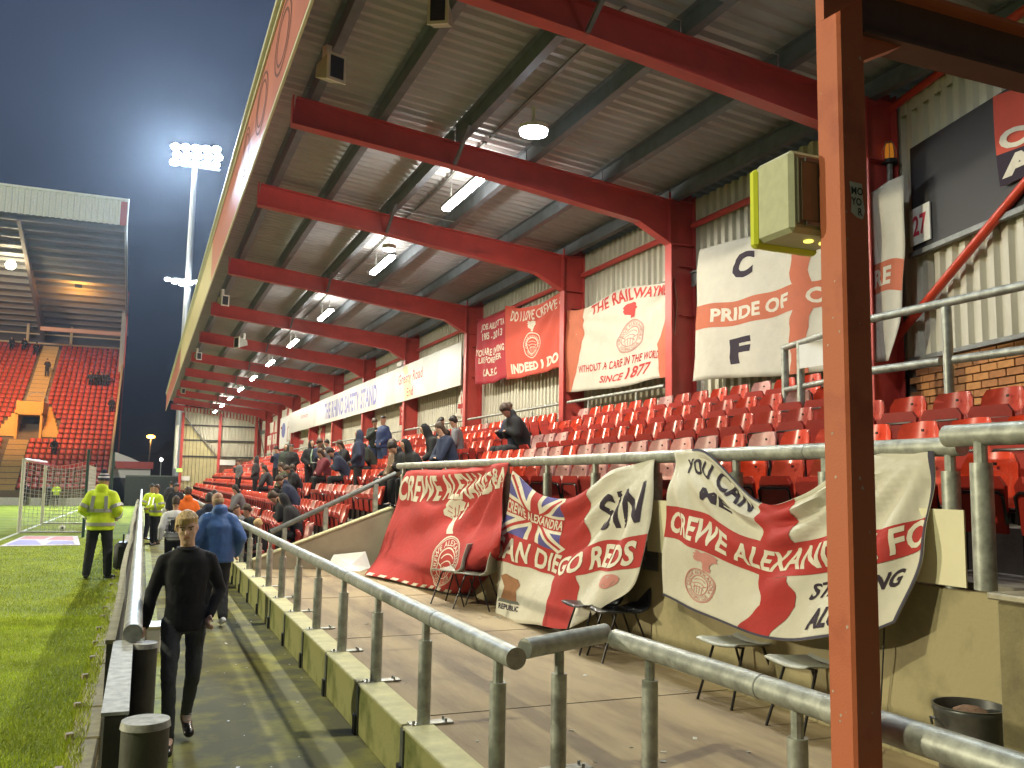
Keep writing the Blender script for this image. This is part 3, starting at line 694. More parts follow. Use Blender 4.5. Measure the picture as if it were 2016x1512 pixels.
# ------------------------------------------------------------------ lights under the roof
TUBE = mat('lit_tube', (1, 1, .95), .5, emit=(1.0, 0.97, 0.88), estr=110)
HIGHB = mat('lit_round_lamp', (1, 1, 1), .5, emit=(.80, .90, 1.0), estr=26)
bays = [(a + b) / 2 for a, b in zip(CY[:-1], CY[1:])]
lg = [('round', 6.3), ('round', 10.9)] + [('tube', y) for y in (13.9, 19.4, 26.2, 32.4, 38.6, 44.9, 51.1, 57.4, 63.6, 69.9)]
wh = ['nearest the camera at the top edge', 'in the bay before the first tube', 'nearest the camera', 'second from the camera', 'third from the camera', 'fourth from the camera', 'fifth from the camera', 'sixth from the camera', 'seventh from the camera', 'eighth from the camera', 'ninth from the camera', 'farthest from the camera']
for k, (ty, y) in enumerate(lg):
    t = empty('roof_lamp' if ty == 'round' else 'tube_lamp', (4.74, y, 6.9), f'lit {"round lamp" if ty == "round" else "fluorescent tube lamp"} under the stand roof, {wh[k]}', 'lamp', 'lamps in a line under the stand roof')
    if ty == 'round':
        MB().cyl((0, 0), .19, -.05, .0, 20, 0, .20).build('lens', HIGHB, t); MB().cyl((0, 0), .205, .0, .06, 20).cyl((0, 0), .03, .1, .35, 8).build('housing', WHITE, t)
        lamp('roof_lamp_light', 'AREA', (4.74, y, 6.85), 400, (.86, .93, 1.0), (4.74, y, 0), .34)
    else:
        MB().box((-.075, -.88, -.06), (.075, .88, 0), ch=.02).build('diffuser', TUBE, t); MB().box((-.08, -.92, 0), (.08, .92, .05)).box((-.008, -.6, .05), (.008, -.585, .4)).box((-.008, .585, .05), (.008, .6, .4)).build('housing', GALVD, t)
        lamp('tube_lamp_uplight', 'AREA', (4.74, y, 7.0), 32, (1.0, .95, .84), (4.74, y, 9), .2, size_y=1.6)
        lamp('tube_lamp_light', 'AREA', (4.74, y, 6.80), 290 if y < 45 else 240, (1.0, .94, .78), (4.74, y, 0), .12, size_y=1.6)
for y in (19.35 + 1.9,):
    t = empty('roof_lamp', (4.55, y - 3.2, 6.9), 'small lit round lamp beside the end of the second tube lamp', 'lamp')
    MB().cyl((0, 0), .13, -.02, 0, 16).build('lens', HIGHB, t); MB().cyl((0, 0), .145, 0, .09, 16).build('housing', WHITE, t)
# loudspeakers and small cameras under the front edge
HORN = mat('horn_plastic', (.42, .42, .36), .5, var=.1)
def horn(loc, rz, s_, label):
    s_ *= .78
    t = empty('loudspeaker', loc, label, 'loudspeaker', None, rz)
    m = MB(); m.prism([(-.10 * s_, -.16 * s_), (.30 * s_, -.30 * s_), (.30 * s_, .12 * s_), (-.06 * s_, .04 * s_)], 'x', -.15 * s_, .15 * s_); m.build('horn_body', HORN, t)
    MB().box((-.17 * s_, .295 * s_, -.32 * s_), (.17 * s_, .33 * s_, .14 * s_)).box((-.05 * s_, -.05, 0), (.05 * s_, .05, .3)).build('horn_mouth', WHITE, t)
    MB().box((-.12 * s_, .331 * s_, -.27 * s_), (.12 * s_, .336 * s_, .09 * s_)).build('mouth_opening', DARK, t)
horn((1.86, 10.9, 7.22), R(200), 1.0, 'grey horn loudspeaker hanging under the front roof edge nearest the camera')
horn((2.83, 9.15, 7.28), R(150), .9, 'dark loudspeaker under the roof at the top beside the nearest red rafter')
horn((1.85, 26.9, 7.2), R(200), .9, 'small horn loudspeaker under the roof edge in the third bay')
horn((3.2, 34.3, 7.1), R(120), 1.2, 'pale loudspeaker on a purlin in the fifth bay')
horn((1.85, 40, 7.2), R(200), .9, 'distant horn loudspeaker under the roof edge in the sixth bay')
horn((1.9, 57, 7.2), R(200), .9, 'farthest horn loudspeaker under the roof edge')
FG={'red':[[(4.5,16.008,2.215),(4.5,14.438,2.225),(4.5,13.121,2.233),(4.5,12.003,2.27),(4.5,10.986,2.3)],[(4.42,16.217,1.669),(4.4,14.41,1.698),(4.4,12.961,1.752),(4.42,11.804,1.832),(4.46,10.944,1.971)],[(4.3,16.39,1.099),(4.25,14.33,1.208),(4.25,12.791,1.304),(4.3,11.659,1.416),(4.4,10.867,1.609)],[(4.1,16.299,0.643),(4.0,13.889,0.739),(4.0,12.274,0.848),(4.1,11.242,0.96),(4.25,10.579,1.207)],[(3.615,15.134,0.44),(3.827,13.768,0.44),(4.092,12.891,0.44),(4.408,12.315,0.44),(5.062,12.778,0.44)]],
'sandiego':[[(4.5,10.822,2.185),(4.48,9.807,1.895),(4.45,8.952,1.884),(4.45,8.135,2.163),(4.5,7.345,2.306)],[(4.46,10.848,1.807),(4.42,9.813,1.622),(4.4,8.908,1.606),(4.38,8.057,1.801),(4.4,7.245,2.017)],[(4.42,10.928,1.474),(4.38,9.819,1.37),(4.34,8.868,1.345),(4.3,7.959,1.503),(4.32,7.193,1.668)],[(4.38,10.969,1.078),(4.3,9.745,1.05),(4.26,8.86,1.064),(4.22,7.912,1.199),(4.25,7.183,1.347)],[(4.3,10.82,0.706),(4.22,9.655,0.753),(4.2,8.855,0.796),(4.18,7.993,0.945),(4.2,7.279,1.086)],[(4.2,10.686,0.327),(4.15,9.555,0.436),(4.12,8.741,0.518),(4.12,8.146,0.629),(4.15,7.673,0.899)]],
'crewe':[[(4.5,6.992,2.346),(4.5,6.458,2.342),(4.47,5.76,1.938),(4.46,5.233,1.988),(4.48,4.694,2.239),(4.52,4.102,2.356)],[(4.44,6.951,2.022),(4.42,6.399,1.964),(4.4,5.716,1.763),(4.38,5.172,1.772),(4.4,4.575,1.951),(4.45,4.081,2.058)],[(4.4,6.94,1.703),(4.35,6.324,1.629),(4.33,5.661,1.498),(4.3,5.11,1.51),(4.32,4.502,1.645),(4.4,4.077,1.783)],[(4.37,6.952,1.387),(4.32,6.334,1.316),(4.28,5.693,1.248),(4.25,5.11,1.266),(4.28,4.513,1.404),(4.36,4.096,1.54)],[(4.35,6.963,1.065),(4.3,6.366,1.003),(4.22,5.711,0.965),(4.2,5.11,0.984),(4.22,4.547,1.115),(4.32,4.225,1.238)]],
'pride':[[(8.18,11.971,5.864),(8.18,10.485,5.74),(8.18,9.295,5.698),(8.18,8.372,5.706),(8.18,7.751,5.777)],[(8.18,12.005,5.297),(8.18,10.519,5.227),(8.18,9.329,5.178),(8.18,8.391,5.154),(8.18,7.745,5.128)],[(8.18,12.039,4.756),(8.18,10.542,4.66),(8.18,9.365,4.626),(8.18,8.427,4.61),(8.18,7.797,4.592)],[(8.18,12.073,4.218),(8.18,10.575,4.189),(8.18,9.418,4.149),(8.18,8.496,4.105),(8.18,7.832,4.078)],[(8.18,12.164,3.729),(8.18,10.621,3.638),(8.18,9.503,3.572),(8.18,8.575,3.556),(8.18,8.038,3.569)]],
'railway':[[(8.18,16.982,5.719),(8.18,15.845,5.596),(8.18,14.495,5.719),(8.18,13.149,5.526),(8.18,12.665,5.535)],[(8.18,16.97,5.242),(8.18,15.838,5.177),(8.18,14.491,5.211),(8.18,13.283,5.126),(8.18,12.667,5.096)],[(8.18,17.009,4.807),(8.18,15.92,4.72),(8.18,14.545,4.734),(8.18,13.385,4.661),(8.18,12.7,4.665)],[(8.18,17.048,4.373),(8.18,16.048,4.34),(8.18,14.678,4.315),(8.18,13.453,4.307),(8.18,12.765,4.291)],[(8.18,17.113,3.974),(8.18,16.154,3.912),(8.18,14.733,3.856),(8.18,13.486,3.877),(8.18,12.735,3.889)]],
'indeed':[[(8.18,20.422,6.442),(8.18,19.276,6.189),(8.18,18.241,6.101),(8.18,16.993,6.165)],[(8.18,20.392,5.817),(8.18,19.253,5.619),(8.18,18.14,5.591),(8.18,16.98,5.63)],[(8.18,20.327,5.167),(8.18,19.229,5.029),(8.18,18.121,5.007),(8.18,17.016,5.061)],[(8.18,20.264,4.55),(8.18,19.208,4.517),(8.18,18.104,4.508),(8.18,17.102,4.521)]],
'joel':[[(8.18,22.41,6.431),(8.18,21.37,6.315),(8.18,20.382,6.305)],[(8.18,22.452,5.822),(8.18,21.412,5.73),(8.18,20.421,5.718)],[(8.18,22.494,5.229),(8.18,21.451,5.12),(8.18,20.393,5.149)],[(8.18,22.497,4.647),(8.18,21.421,4.572),(8.18,20.234,4.622)]],
'georgeA':[[(8.18,59.203,6.411),(8.18,54.303,6.296)],[(8.18,59.587,5.436),(8.18,54.006,5.24)],[(8.18,59.455,4.301),(8.18,54.31,4.251)]],
'georgeB':[[(8.18,65.05,5.897),(8.18,60.672,5.865)],[(8.18,65.0,4.991),(8.18,60.601,4.913)],[(8.18,64.941,3.299),(8.18,60.363,3.46)]],
'georgeC':[[(8.55,55.489,4.803),(8.55,52.322,4.782)],[(8.55,55.315,4.175),(8.55,52.511,4.14)],[(8.55,55.117,3.459),(8.55,53.055,3.474)]],
'redflag':[[(8.55,48.551,4.801),(8.55,45.921,4.749)],[(8.55,48.597,4.336),(8.55,45.959,4.28)],[(8.55,48.481,3.837),(8.55,46.143,3.843)]],
'hangA':[[(8.18,30.132,4.617),(8.18,29.414,4.618)],[(8.18,30.165,4.334),(8.18,29.445,4.324)],[(8.18,30.117,3.923),(8.18,29.468,3.959)]],
'poleflag':[[(8.2,23.762,4.579),(8.2,23.676,4.6)],[(8.2,23.997,4.162),(8.2,23.301,4.14)],[(8.2,24.153,3.851),(8.2,23.193,3.794)]]}
# ------------------------------------------------------------------ far main stand across the pitch end
FS = empty('main_stand', (-20, 92, -.45), 'tall distant main stand with steep red seating, orange lit entrance and ribbed roof edge', 'grandstand')
FL = Vector((-20, 92, -.45))
def fp(mb, name, mats, **k):
    o = mb.build(name, mats, FS, **k); o.location = -FL; return o
FSTEP = mat('far_stand_concrete', (.17, .13, .085), .9, var=.2); FAIS = mat('far_stair_concrete', (.40, .27, .11), .9, var=.15)
FWALL = mat('sheet_steel_grey', (.30, .29, .27), .6, var=.1); ORW = mat('painted_entrance_wall', (.62, .33, .08), .8, var=.1)
def rz_(y): return .95 + (y - 80) * .596
NR = 31
for k in range(NR):
    y = 80 + k * .8
    if k % 1 == 0:
        fp(MB().box((-75, y - .02, -.45 if k == 0 else rz_(y) - .7), (-2.6, y + .78, rz_(y) - .25)), 'seating_step', FSTEP)
fs_ = MB(); V = []
m = MB(); m.prism([(-.02, .0), (.22, 0), (.30, .62), (.22, .66), (.16, .30), (-.02, .26)], 'x', -.21, .21)
FSEAT = mat('far_seat_red', (.42, .062, .040), .35, var=.12, scale=.4); 
pl = []; plr = []
def blocked(x, k):
    y = 80 + k * .8
    if -10.9 + (.0 if y < 93 else .35) < x < -8.75 and (y > 92.5): return True
    if y <= 87.2 and -11.0 < x < -9.0 + .0: return True
    if 87 < y <= 92.6:
        w = 2.35 - max(0, (y - 89.0)) * .42; return abs(x + 9.45) < max(1.1, w)
    return False
for k in range(NR):
    y = 80 + k * .8; x = -2.95
    while x > -60:
        if not blocked(x, k): plr.append((x, y + .25, rz_(y) - .25))
        x -= .5
def arr(mb): 
    me = mb.mesh('t', [FSEAT]); return mesh_arrays([(0, me)])
tm = MB(); tm.prism([(.05, .14), (.16, .14), (.30, .54), (.22, .56), (.12, .34), (.0, .30)], 'x', -.195, .195)
o = link('far_stand_seats', scatter('far_stand_seats', arr(tm), plr, [FSEAT, FSEAT, FSEAT]), FS); o.location = -FL; o['kind'] = 'stuff'
# stairs and entrance
for k in range(NR):
    y = 80 + k * .8
    if y > 92.5 or y < 87.2:
        for h in (0, .4):
            fp(MB().box((-10.75 if y < 88 else -10.45, y + h - .02, rz_(y) - .25), (-9.25 if y < 88 else -8.95, y + h + .38, rz_(y) - .05 + h * .5)), 'stair', FAIS)
m = MB().box((-10.5, 87.6, 4.4), (-10.3, 92.2, 8.35)); m.box((-8.6, 87.6, 4.4), (-8.4, 92.2, 8.35)); m.box((-10.5, 91.8, 4.4), (-8.4, 92.2, 8.4)); m.box((-10.5, 87.6, 7.1), (-8.4, 92, 7.3)); fp(m, 'entrance_wall', ORW)
m = MB().box((-10.4, 87.55, 7.15), (-8.5, 87.7, 8.3)); fp(m, 'entrance_lintel', ORW)
m = MB().box((-10.25, 91.6, 4.6), (-8.65, 91.7, 7.1)); fp(m, 'doorway', mat('grey_interior', (.22, .23, .22), .7)); m = MB().box((-10.3, 88.0, 4.35), (-8.6, 91.7, 4.55)); fp(m, 'entrance_floor', FAIS)
for sg_ in (-1, 1):
    for k in range(7):
        y = 88.2 + k * .62; x0 = -9.45 + sg_ * 1.08; x1 = -9.45 + sg_ * (2.35 - k * .16)
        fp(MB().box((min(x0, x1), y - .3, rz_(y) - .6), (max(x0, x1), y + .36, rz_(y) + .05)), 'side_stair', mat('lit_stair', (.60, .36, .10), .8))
m = MB()
for k in range(7): a = math.pi * k / 6; b = math.pi * (k + 1) / 6; m.bar((-9.45 + math.cos(a) * 1.0, 92.3, 8.6 + math.sin(a) * .9), (-9.45 + math.cos(b) * 1.0, 92.3, 8.6 + math.sin(b) * .9), .06, .06)
m.bar((-10.45, 92.3, 8.6), (-8.45, 92.3, 8.6), .06, .06); m.bar((-9.45, 92.3, 8.5), (-9.45, 92.3, 9.5), .06, .06)
for x in (-7.35, -7.6): m.bar((x, 88, 4.9), (x, 88, 6.3), .05, .05)
fp(m, 'guard_rail', GALVD)
# gable end, roof, front edge
m = MB(); m.prism([(80.5, -.45), (106, -.45), (106, 19.0), (80.3, 24.6)], 'x', -2.62, -2.50)
g_ = MB(); g_.prism([(100.5, 12.5), (106, 15.4), (106, 19.0), (80.4, 24.6), (80.4, 22.6), (100.5, 18.2)], 'x', -2.62, -2.50); fp(g_, 'gable_sheet', FWALL)
g_ = MB().box((-2.75, 80.2, -.45), (-2.35, 80.8, 24.2)); fp(g_, 'gable_post', FWALL) if False else None
g_ = MB(); g_.prism([(80.0, .2), (104, 14.7), (104, 16.0), (80.0, 1.6)], 'x', -2.68, -2.50); fp(g_, 'side_wall', mat('tan_side_wall', (.42, .30, .16), .8))
g_ = MB().box((-2.95, 99.6, 12.0), (-2.55, 100.2, 21.0)); fp(g_, 'roof_post', FWALL)
g_ = MB().box((-2.50, 99.4, -.4), (-2.38, 99.8, 21)); fp(g_, 'roof_post', STEELRED)
m = MB(); corrugated((-75, 80.0), (-2.45, 80.0), 22.9, 25.0, m, pitch=.45, depth=.12, nrm=(0, -1)); fp(m, 'fascia_cladding', mat('white_ribbed_fascia', (.72, .72, .66), .5))
m = MB().box((-75, 79.75, 25.0), (-2.38, 80.2, 25.18)); m.box((-2.46, 79.8, 22.8), (-2.38, 80.1, 25.0)); m.prism([(80, 22.9), (106, 17.3), (106, 17.6), (80, 23.2)], 'x', -2.46, -2.40); fp(m, 'roof_edge_trim', WHITE)
m = MB().box((-3.0, 79.84, 22.9), (-2.5, 79.95, 24.9)); fp(m, 'fascia_end', mat('weathered_red', (.45, .12, .10), .6))
m = MB(); m.prism([(80.1, 23.2), (106, 17.6), (106, 17.9), (80.1, 23.5)], 'x', -75, -2.5); fp(m, 'roof_sheet', mat('dark_grey_roof', (.13, .125, .13), .7))
for k in range(16):
    y = 81 + k * 1.6; z = 23.2 - (y - 80.1) * .2162
    fp(MB().box((-75, y, z - .38), (-2.6, y + .16, z)), 'roof_purlin', mat('roof_purlin_grey', (.15, .14, .14), .6))
for x in (-10.6, -26, -42, -58):
    m = MB(); m.prism([(81, 22.6), (105, 16.0), (105, 17.6), (81, 23.0)], 'x', x - .15, x + .15); fp(m, 'roof_girder', mat('girder_grey', (.16, .13, .12), .6))
for x in (-10.4,):
    fp(MB().box((x, 100.0, 16.4), (-2.8, 100.3, 16.8)), 'orange_lit_beam', mat('pink_steel', (.45, .22, .15), .5))
m = MB().box((-75, 104.6, 15.6), (-2.6, 104.9, 15.75)); m.box((-75, 104.7, 16.6), (-2.6, 104.8, 16.72)); fp(m, 'rear_rail', mat('tan_rail', (.40, .30, .18), .6))
for x in (-7.9, -12, -18): fp(MB().box((x - .12, 104.6, 14.9), (x + .12, 104.9, 17.7)), 'rear_post', mat('tan_rail', (.40, .30, .18), .6))
m = MB().box((-75, 106, 0), (-2.5, 106.3, 18)); fp(m, 'rear_wall', mat('dark_rear_wall', (.07, .06, .06), .9))
t = empty('stand_light', (-11.9, 88.5, 20.4), 'warm white lamp glowing under the main stand roof at the left edge', 'lamp')
MB().sphere((0, 0, 0), .42, 12, 8).build('bulb', mat('lit_warm_white', (1, 1, .8), .5, emit=(1, .93, .62), estr=40), t)
MB().bar((-1.5, .6, .9), (1.2, .6, .9), .2, .25).build('bracket', DARK, t)
lamp('stand_light_glow', 'POINT', (-11.9, 87.9, 20.0), 1100, (1, .85, .5), None, .5)
t = empty('stand_light', (-6.7, 93, 19.9), 'dark lamp casting an orange glow on the underside of the main stand roof', 'lamp')
MB().box((-.3, -.2, -.2), (.3, .2, .15)).build('lamp_body', DARK, t)
lamp('orange_glow', 'AREA', (-6.7, 93.6, 18.6), 420, (1, .45, .08), (-6.7, 94.2, 21), .8)
lamp('concourse_light', 'SPOT', (-9.45, 79, 17.5), 13000, (1, .48, .14), (-9.45, 92, 7), .5, R(75))
lamp('concourse_light', 'SPOT', (-22, 76, 17.5), 11000, (1, .55, .28), (-20, 94, 9), .5, R(95))
m = MB().box((-60, 78.9, -.45), (-3.9, 79.0, .16)); o = m.build('advertising_board', mat('white_advert_board', (.62, .60, .57), .5)); tag(o, 'long white advertising board in front of the distant main stand', 'board')
o = decal('board_lettering', [rect2d(.03 + k * .0135, .35, .03 + k * .0135 + .008, .72) for k in range(60) if k % 7 != 6], mat('board_print_grey', (.30, .32, .33), .6), lambda u, v: (-60 + 56 * u, 78.89, .16 - .6 * v), None, bpy.data.objects['advertising_board'], 0, (0, -1, 0))
# fence and dark wall in the corner, red hut, street lamp, floodlight mast, far buildings
o = MB().box((-1.3, 80, -.6), (3.2, 80.2, 1.95)).build('corner_wall', mat('dark_grey_wall', (.075, .08, .075), .8, var=.2)); tag(o, 'plain dark grey boundary wall in the gap between the two stands', 'wall')
o = MB().box((-1.3, 79.95, 1.95), (3.2, 80.25, 2.05)).build('wall_coping', GALVD, o)
t = empty('red_hut', (-1.0, 84, -.4), 'small red roofed hut with white gable at the corner of the main stand', 'hut')
m = MB().prism([(-1.3, 2.2), (1.6, 2.2), (1.6, 3.2), (-.2, 4.0), (-1.3, 4.4)], 'y', 0, 2); m.build('gable', WHITE, t); MB().box((-1.2, -.4, 3.0), (1.8, -.1, 3.6)).build('red_board', STEELRED, t); MB().box((-1.3, 0, 0), (1.6, 2, 2.2)).build('hut_wall', DARK, t)
t = empty('street_lamp', (.72, 130, -.5), 'orange street lamp glowing in the dark gap beyond the ground', 'street lamp')
MB().cyl((0, 0), .09, 0, 7.6, 8).build('pole', DARK, t); MB().sphere((0, 0, 7.75), .42, 12, 8, sc=(1.3, 1, .6)).build('lamp_head', mat('lit_orange', (1, .5, .1), .5, emit=(1, .36, .04), estr=22), t)
lamp('street_lamp_light', 'POINT', (.72, 129.6, 6.8), 900, (1, .45, .1), None, .3)
t = empty('street_lamp', (2.0, 118, -.5), 'small white lamp low in the dark gap behind the boundary wall', 'street lamp')
MB().cyl((0, 0), .05, 0, 4.4, 6).build('pole', WHITE, t); MB().sphere((0, 0, 4.5), .2, 8, 6).build('lamp_head', mat('lit_white_small', (1, 1, 1), .5, emit=(1, .95, .85), estr=14), t)
o = MB().prism([(-3, -.6), (12, -.6), (12, 6.2), (9, 7.6), (3.4, 7.4), (1.8, 5.4), (-3, 4.6)], 'y', 150, 160).build('far_house', mat('night_brick', (.03, .022, .02), .9)); tag(o, 'unlit dark house row behind the corner of the ground', 'house')
MAST = Vector((2.78, 84, -.5))
t = empty('floodlight_mast', MAST, 'tall pale floodlight mast with blazing lamp cluster between the two stands', 'floodlight')
MB().cyl((0, 0), .42, 0, 30.9, 16, 0, .22).build('pole', mat('pale_mast_steel', (.62, .64, .66), .4, .2, var=.05), t)
LITF = mat('lit_floodlight', (1, 1, 1), .5, emit=(.88, .94, 1.0), estr=400)
fr = MB(); fr.box((-2.0, -.12, 30.6), (2.2, .12, 30.75)); fr.box((-2.0, -.12, 32.2), (2.2, .12, 32.35)); fr.box((-.2, -.2, 30.4), (.2, .2, 32.3)); fr.build('headframe', GALVD, t)
for r_ in range(3):
    for c_ in range(5):
        x = -1.75 + c_ * .88 + (.2 if r_ == 1 else 0); z = 30.75 + r_ * .72 + (.08 * c_)
        h = MB().box((-.30, -.28, -.26), (.30, .05, .26)); h = h.build('lamp_housing', DARK, t); h.location = (x, 0, z)
        q = MB().sphere((0, -.31, 0), .33, 10, 6, sc=(1.15, .3, .95)).build('lens', LITF, h)
for c_ in range(5):
    h = MB().box((-.2, -.2, -.2), (.2, .05, .2)).build('lamp_housing', DARK, t); h.location = (-1.75 + c_ * .62, -.3, 19.9 - (.14 * (2 - abs(c_ - 2))) )
    MB().sphere((0, -.24, 0), .22, 8, 6, sc=(1.3, .4, .9)).build('lens', LITF if c_ in (1, 2, 3) else mat('dim_lit_lens', (1, 1, 1), .5, emit=(.9, .95, 1), estr=5), h)
MB().box((-2.0, -.3, 20.0), (1.1, .0, 20.15)).build('cross_arm', GALVD, t)

# ------------------------------------------------------------------ goal
GO = Vector((-3.71, 34, pitch_z(34)))
t = empty('football_goal', GO, 'white football goal with white and red net on the pitch', 'goal')
zf = pitch_z(41.3) - pitch_z(34); w = 7.32; H = 2.44; D = 1.9
def gm(name, pts, r, m): MB().tube(pts, r, 10).build(name, m, t, angle=40)
gm('goal_post', [(0, 0, -.02), (0, 0, H)], .06, WHITE); gm('goal_post', [(0, w, zf), (0, w, H)], .06, WHITE); gm('crossbar', [(0, -.05, H), (0, w + .05, H)], .06, WHITE)
gm('ground_frame', [(0, 0, .03), (D, 0, .03)], .035, WHITE); gm('ground_frame', [(0, w, zf + .03), (D, w, zf + .03)], .035, WHITE); gm('ground_frame', [(D, 0, .03), (D, w, zf + .03)], .035, WHITE)
def netpanel(name, f, nu, nv, m, r=.0105, sub=3):
    mb = MB()
    for i in range(nu + 1):
        P = [Vector(f(i / nu, j / (nv))) for j in range(0, nv + 1, sub)]
        for a, b in zip(P[:-1], P[1:]): mb.bar(a, b, r * 2, r, (1, 0, .3))
    for j in range(nv + 1):
        P = [Vector(f(i / nu, j / nv)) for i in range(0, nu + 1, sub)]
        for a, b in zip(P[:-1], P[1:]): mb.bar(a, b, r * 2, r, (.3, 0, 1))
    o = mb.build(name, m, t); return o
RN = mat('red_net', (.55, .06, .06), .7); WN = mat('white_net', (.72, .70, .66), .7)
def sag(x): return -.22 * math.sin(math.pi * min(1, x / D))
netpanel('side_net', lambda u, v: (u * D, 0, max(.03, (H + sag(u * D) * .9) * (1 - v))), 15, 18, WN)
netpanel('side_net', lambda u, v: (u * D, w, zf + max(.03, (H - zf + sag(u * D) * .9) * (1 - v))), 15, 18, WN)
netpanel('roof_net', lambda u, v: (v * D, u * w, H + sag(v * D) * (.8 + .3 * math.sin(u * math.pi))), 42, 12, RN)
netpanel('back_net', lambda u, v: (D, u * w, zf * u + max(.03, (H - .1) * (1 - v))), 42, 18, WN)
for (x, y, h, lb, r) in ((-1.62, 31.2, 2.75, 'dark green net support pole nearest the steward', .045), (-1.1, 38.5, 2.9, 'dark green net support pole behind the steward', .045), (-1.55, 41, 2.2, 'thin white pole behind the red goal net', .035)):
    o = MB().tube([(0, 0, 0), (0, 0, h)], r, 8).build('net_pole', WHITE if 'white' in lb else mat('dark_green_paint', (.02, .06, .045), .5)); o.location = (x, y, pitch_z(y)); tag(o, lb, 'pole')
o = MB().box((-.02, 0, 0), (.04, .06, 1.6)).build('red_stanchion', STEELRED); o.location = (-1.72, 34.1, pitch_z(34) + .5); o.parent = t; o.location = (1.95, 0, .1); o.scale = (1, 1, 1.35)
# advert carpet beside the goal
CARP = mat('faded_advert_carpet', (.62, .56, .58), .9, var=.08, scale=3)
cz = pitch_z(28) + .03
t = empty('advert_carpet', (-2.6, 29, cz), 'pale pink and blue advertising carpet lying flat on the grass by the goal', 'mat')
c4 = [(-3.35, 26.8), (-1.45, 27.0), (-1.75, 30.9), (-3.25, 31.2)]
m = MB(); m.prism([(x + 2.6, y - 29) for x, y in c4], 'z', -.015, .0); m.build('carpet_sheet', CARP, t)
def cmap(u, v):
    a = Vector(c4[0]).lerp(Vector(c4[1]), u); b = Vector(c4[3]).lerp(Vector(c4[2]), u); p = a.lerp(b, v); return (p.x + 2.6, p.y - 29, .003)
decal('print', [poly2d((.05, .1), (.5, .08), (.35, .5), (.08, .55)), poly2d((.55, .1), (.93, .1), (.9, .4), (.6, .45))], mat('lilac_print', (.34, .32, .58), .9), cmap, None, t, 0, (0, 0, 1))
decal('print', [poly2d((.05, .65), (.45, .6), (.5, .92), (.06, .93)), poly2d((.5, .55), (.92, .5), (.9, .9), (.6, .9))], mat('pink_print', (.62, .28, .30), .9), cmap, None, t, 0, (0, 0, 1))
t = empty('football', (-2.5, 35.2, pitch_z(35) + .11), 'football lying inside the goal net', 'ball'); MB().sphere((0, 0, 0), .11, 14, 9).build('ball_skin', WHITE, t, smooth=True)
MB().box((-.04, -.113, -.04), (.04, -.09, .04)).build('patch', DARK, t)

# ------------------------------------------------------------------ pitch rail, boards and bollards
t = empty('pitch_rail', (0, 6.2, 0), 'galvanised tube rail along the pitch side of the walkway', 'railing')
MB().tube([(0, 0, 1.06), (0, 60, 1.06)], .058, 18).build('rail', GALV, t, angle=40)
for k in range(25): MB().cyl((0, .4 + k * 2.4), .05, 0, 1.0, 12).build('post', GALVD, t)
t = empty('advertising_boards', (-.13, 6.3, .0), 'row of low advertising boards with wavy cream top edge against the pitch rail', 'board')
CRE = mat('cream_board_edge', (.30, .265, .16), .95, var=.25, scale=5, spec=.05)
y = 0.; k = 0
while y < 34:
    L = 2.4; dx = .018 * math.sin(k * 1.9); dx2 = .018 * math.sin((k + 1) * 1.9)
    m = MB(); m.prism([(dx - .02, y), (dx + .03, y), (dx2 + .03, y + L - .01), (dx2 - .02, y + L - .01)], 'z', .2, .985); m.build('board', mat('board_back', (.10, .10, .09), .7), t)
    m = MB(); m.prism([(dx - .028, y), (dx + .03, y), (dx2 + .03, y + L - .01), (dx2 - .028, y + L - .01)], 'z', .985, 1.01); m.build('board_top', CRE, t)
    y += L; k += 1
t = empty('barrier_box', (0, 5.4, 0), 'dark barrier box with pale scuffed flat top at the near end of the pitch rail', 'barrier')
MB().box((-.105, -.94, .18), (.0, .92, .985), ch=.01).build('box_side', mat('dark_barrier_side', (.055, .05, .045), .6, var=.3, bump=.2), t)
MB().box((-.11, -.95, .985), (.005, .93, 1.0)).build('box_top', mat('scuffed_pale_top', (.52, .52, .49), .85, var=.35, scale=16, spec=.1), t)
BOL = mat('dark_bollard_paint', (.085, .08, .065), .55, var=.3, scale=5, bump=.2)
for (x, y, z, br, lb) in ((.075, 4.34, .985, .10, 'nearest dark round bollard with chipped pale cap at the bottom left'), (.075, 6.2, 1.0, .076, 'second round bollard beside the scuffed barrier box')):
    b = empty('bollard', (x, y, 0), lb, 'bollard')
    MB().cyl((0, 0), br, 0, z - .03, 28).build('tube', BOL, b, angle=40); MB().cyl((0, 0), br + .006, z - .03, z, 28, 0, br).build('cap', mat('chipped_pale_cap', (.46, .45, .41), .85, var=.4, scale=18, bump=.2, spec=.1), b, angle=40)
t = empty('plastic_tub', (.22, 11.4, 0), 'translucent white plastic tub on the walkway under the pitch rail', 'tub')
MB().box((-.09, -.2, .02), (.09, .2, .30), ch=.02).build('tub_body', WHITE, t); MB().box((-.1, -.21, .30), (.1, .21, .33), ch=.01).build('lid', CREAMP, t)
m = empty('kit_bag', (-.28, 19.6, .17), 'black padded kit bag leaning behind the boards beside the steward', 'bag')
MB().box((-.16, -.3, 0), (.14, .3, .55), ch=.08).build('bag_body', BLACKR, m, smooth=True); MB().tube([(0, -.2, .5), (0, -.12, .7), (0, .12, .7), (0, .2, .5)], .015, 6).build('handle', BLACKR, m)

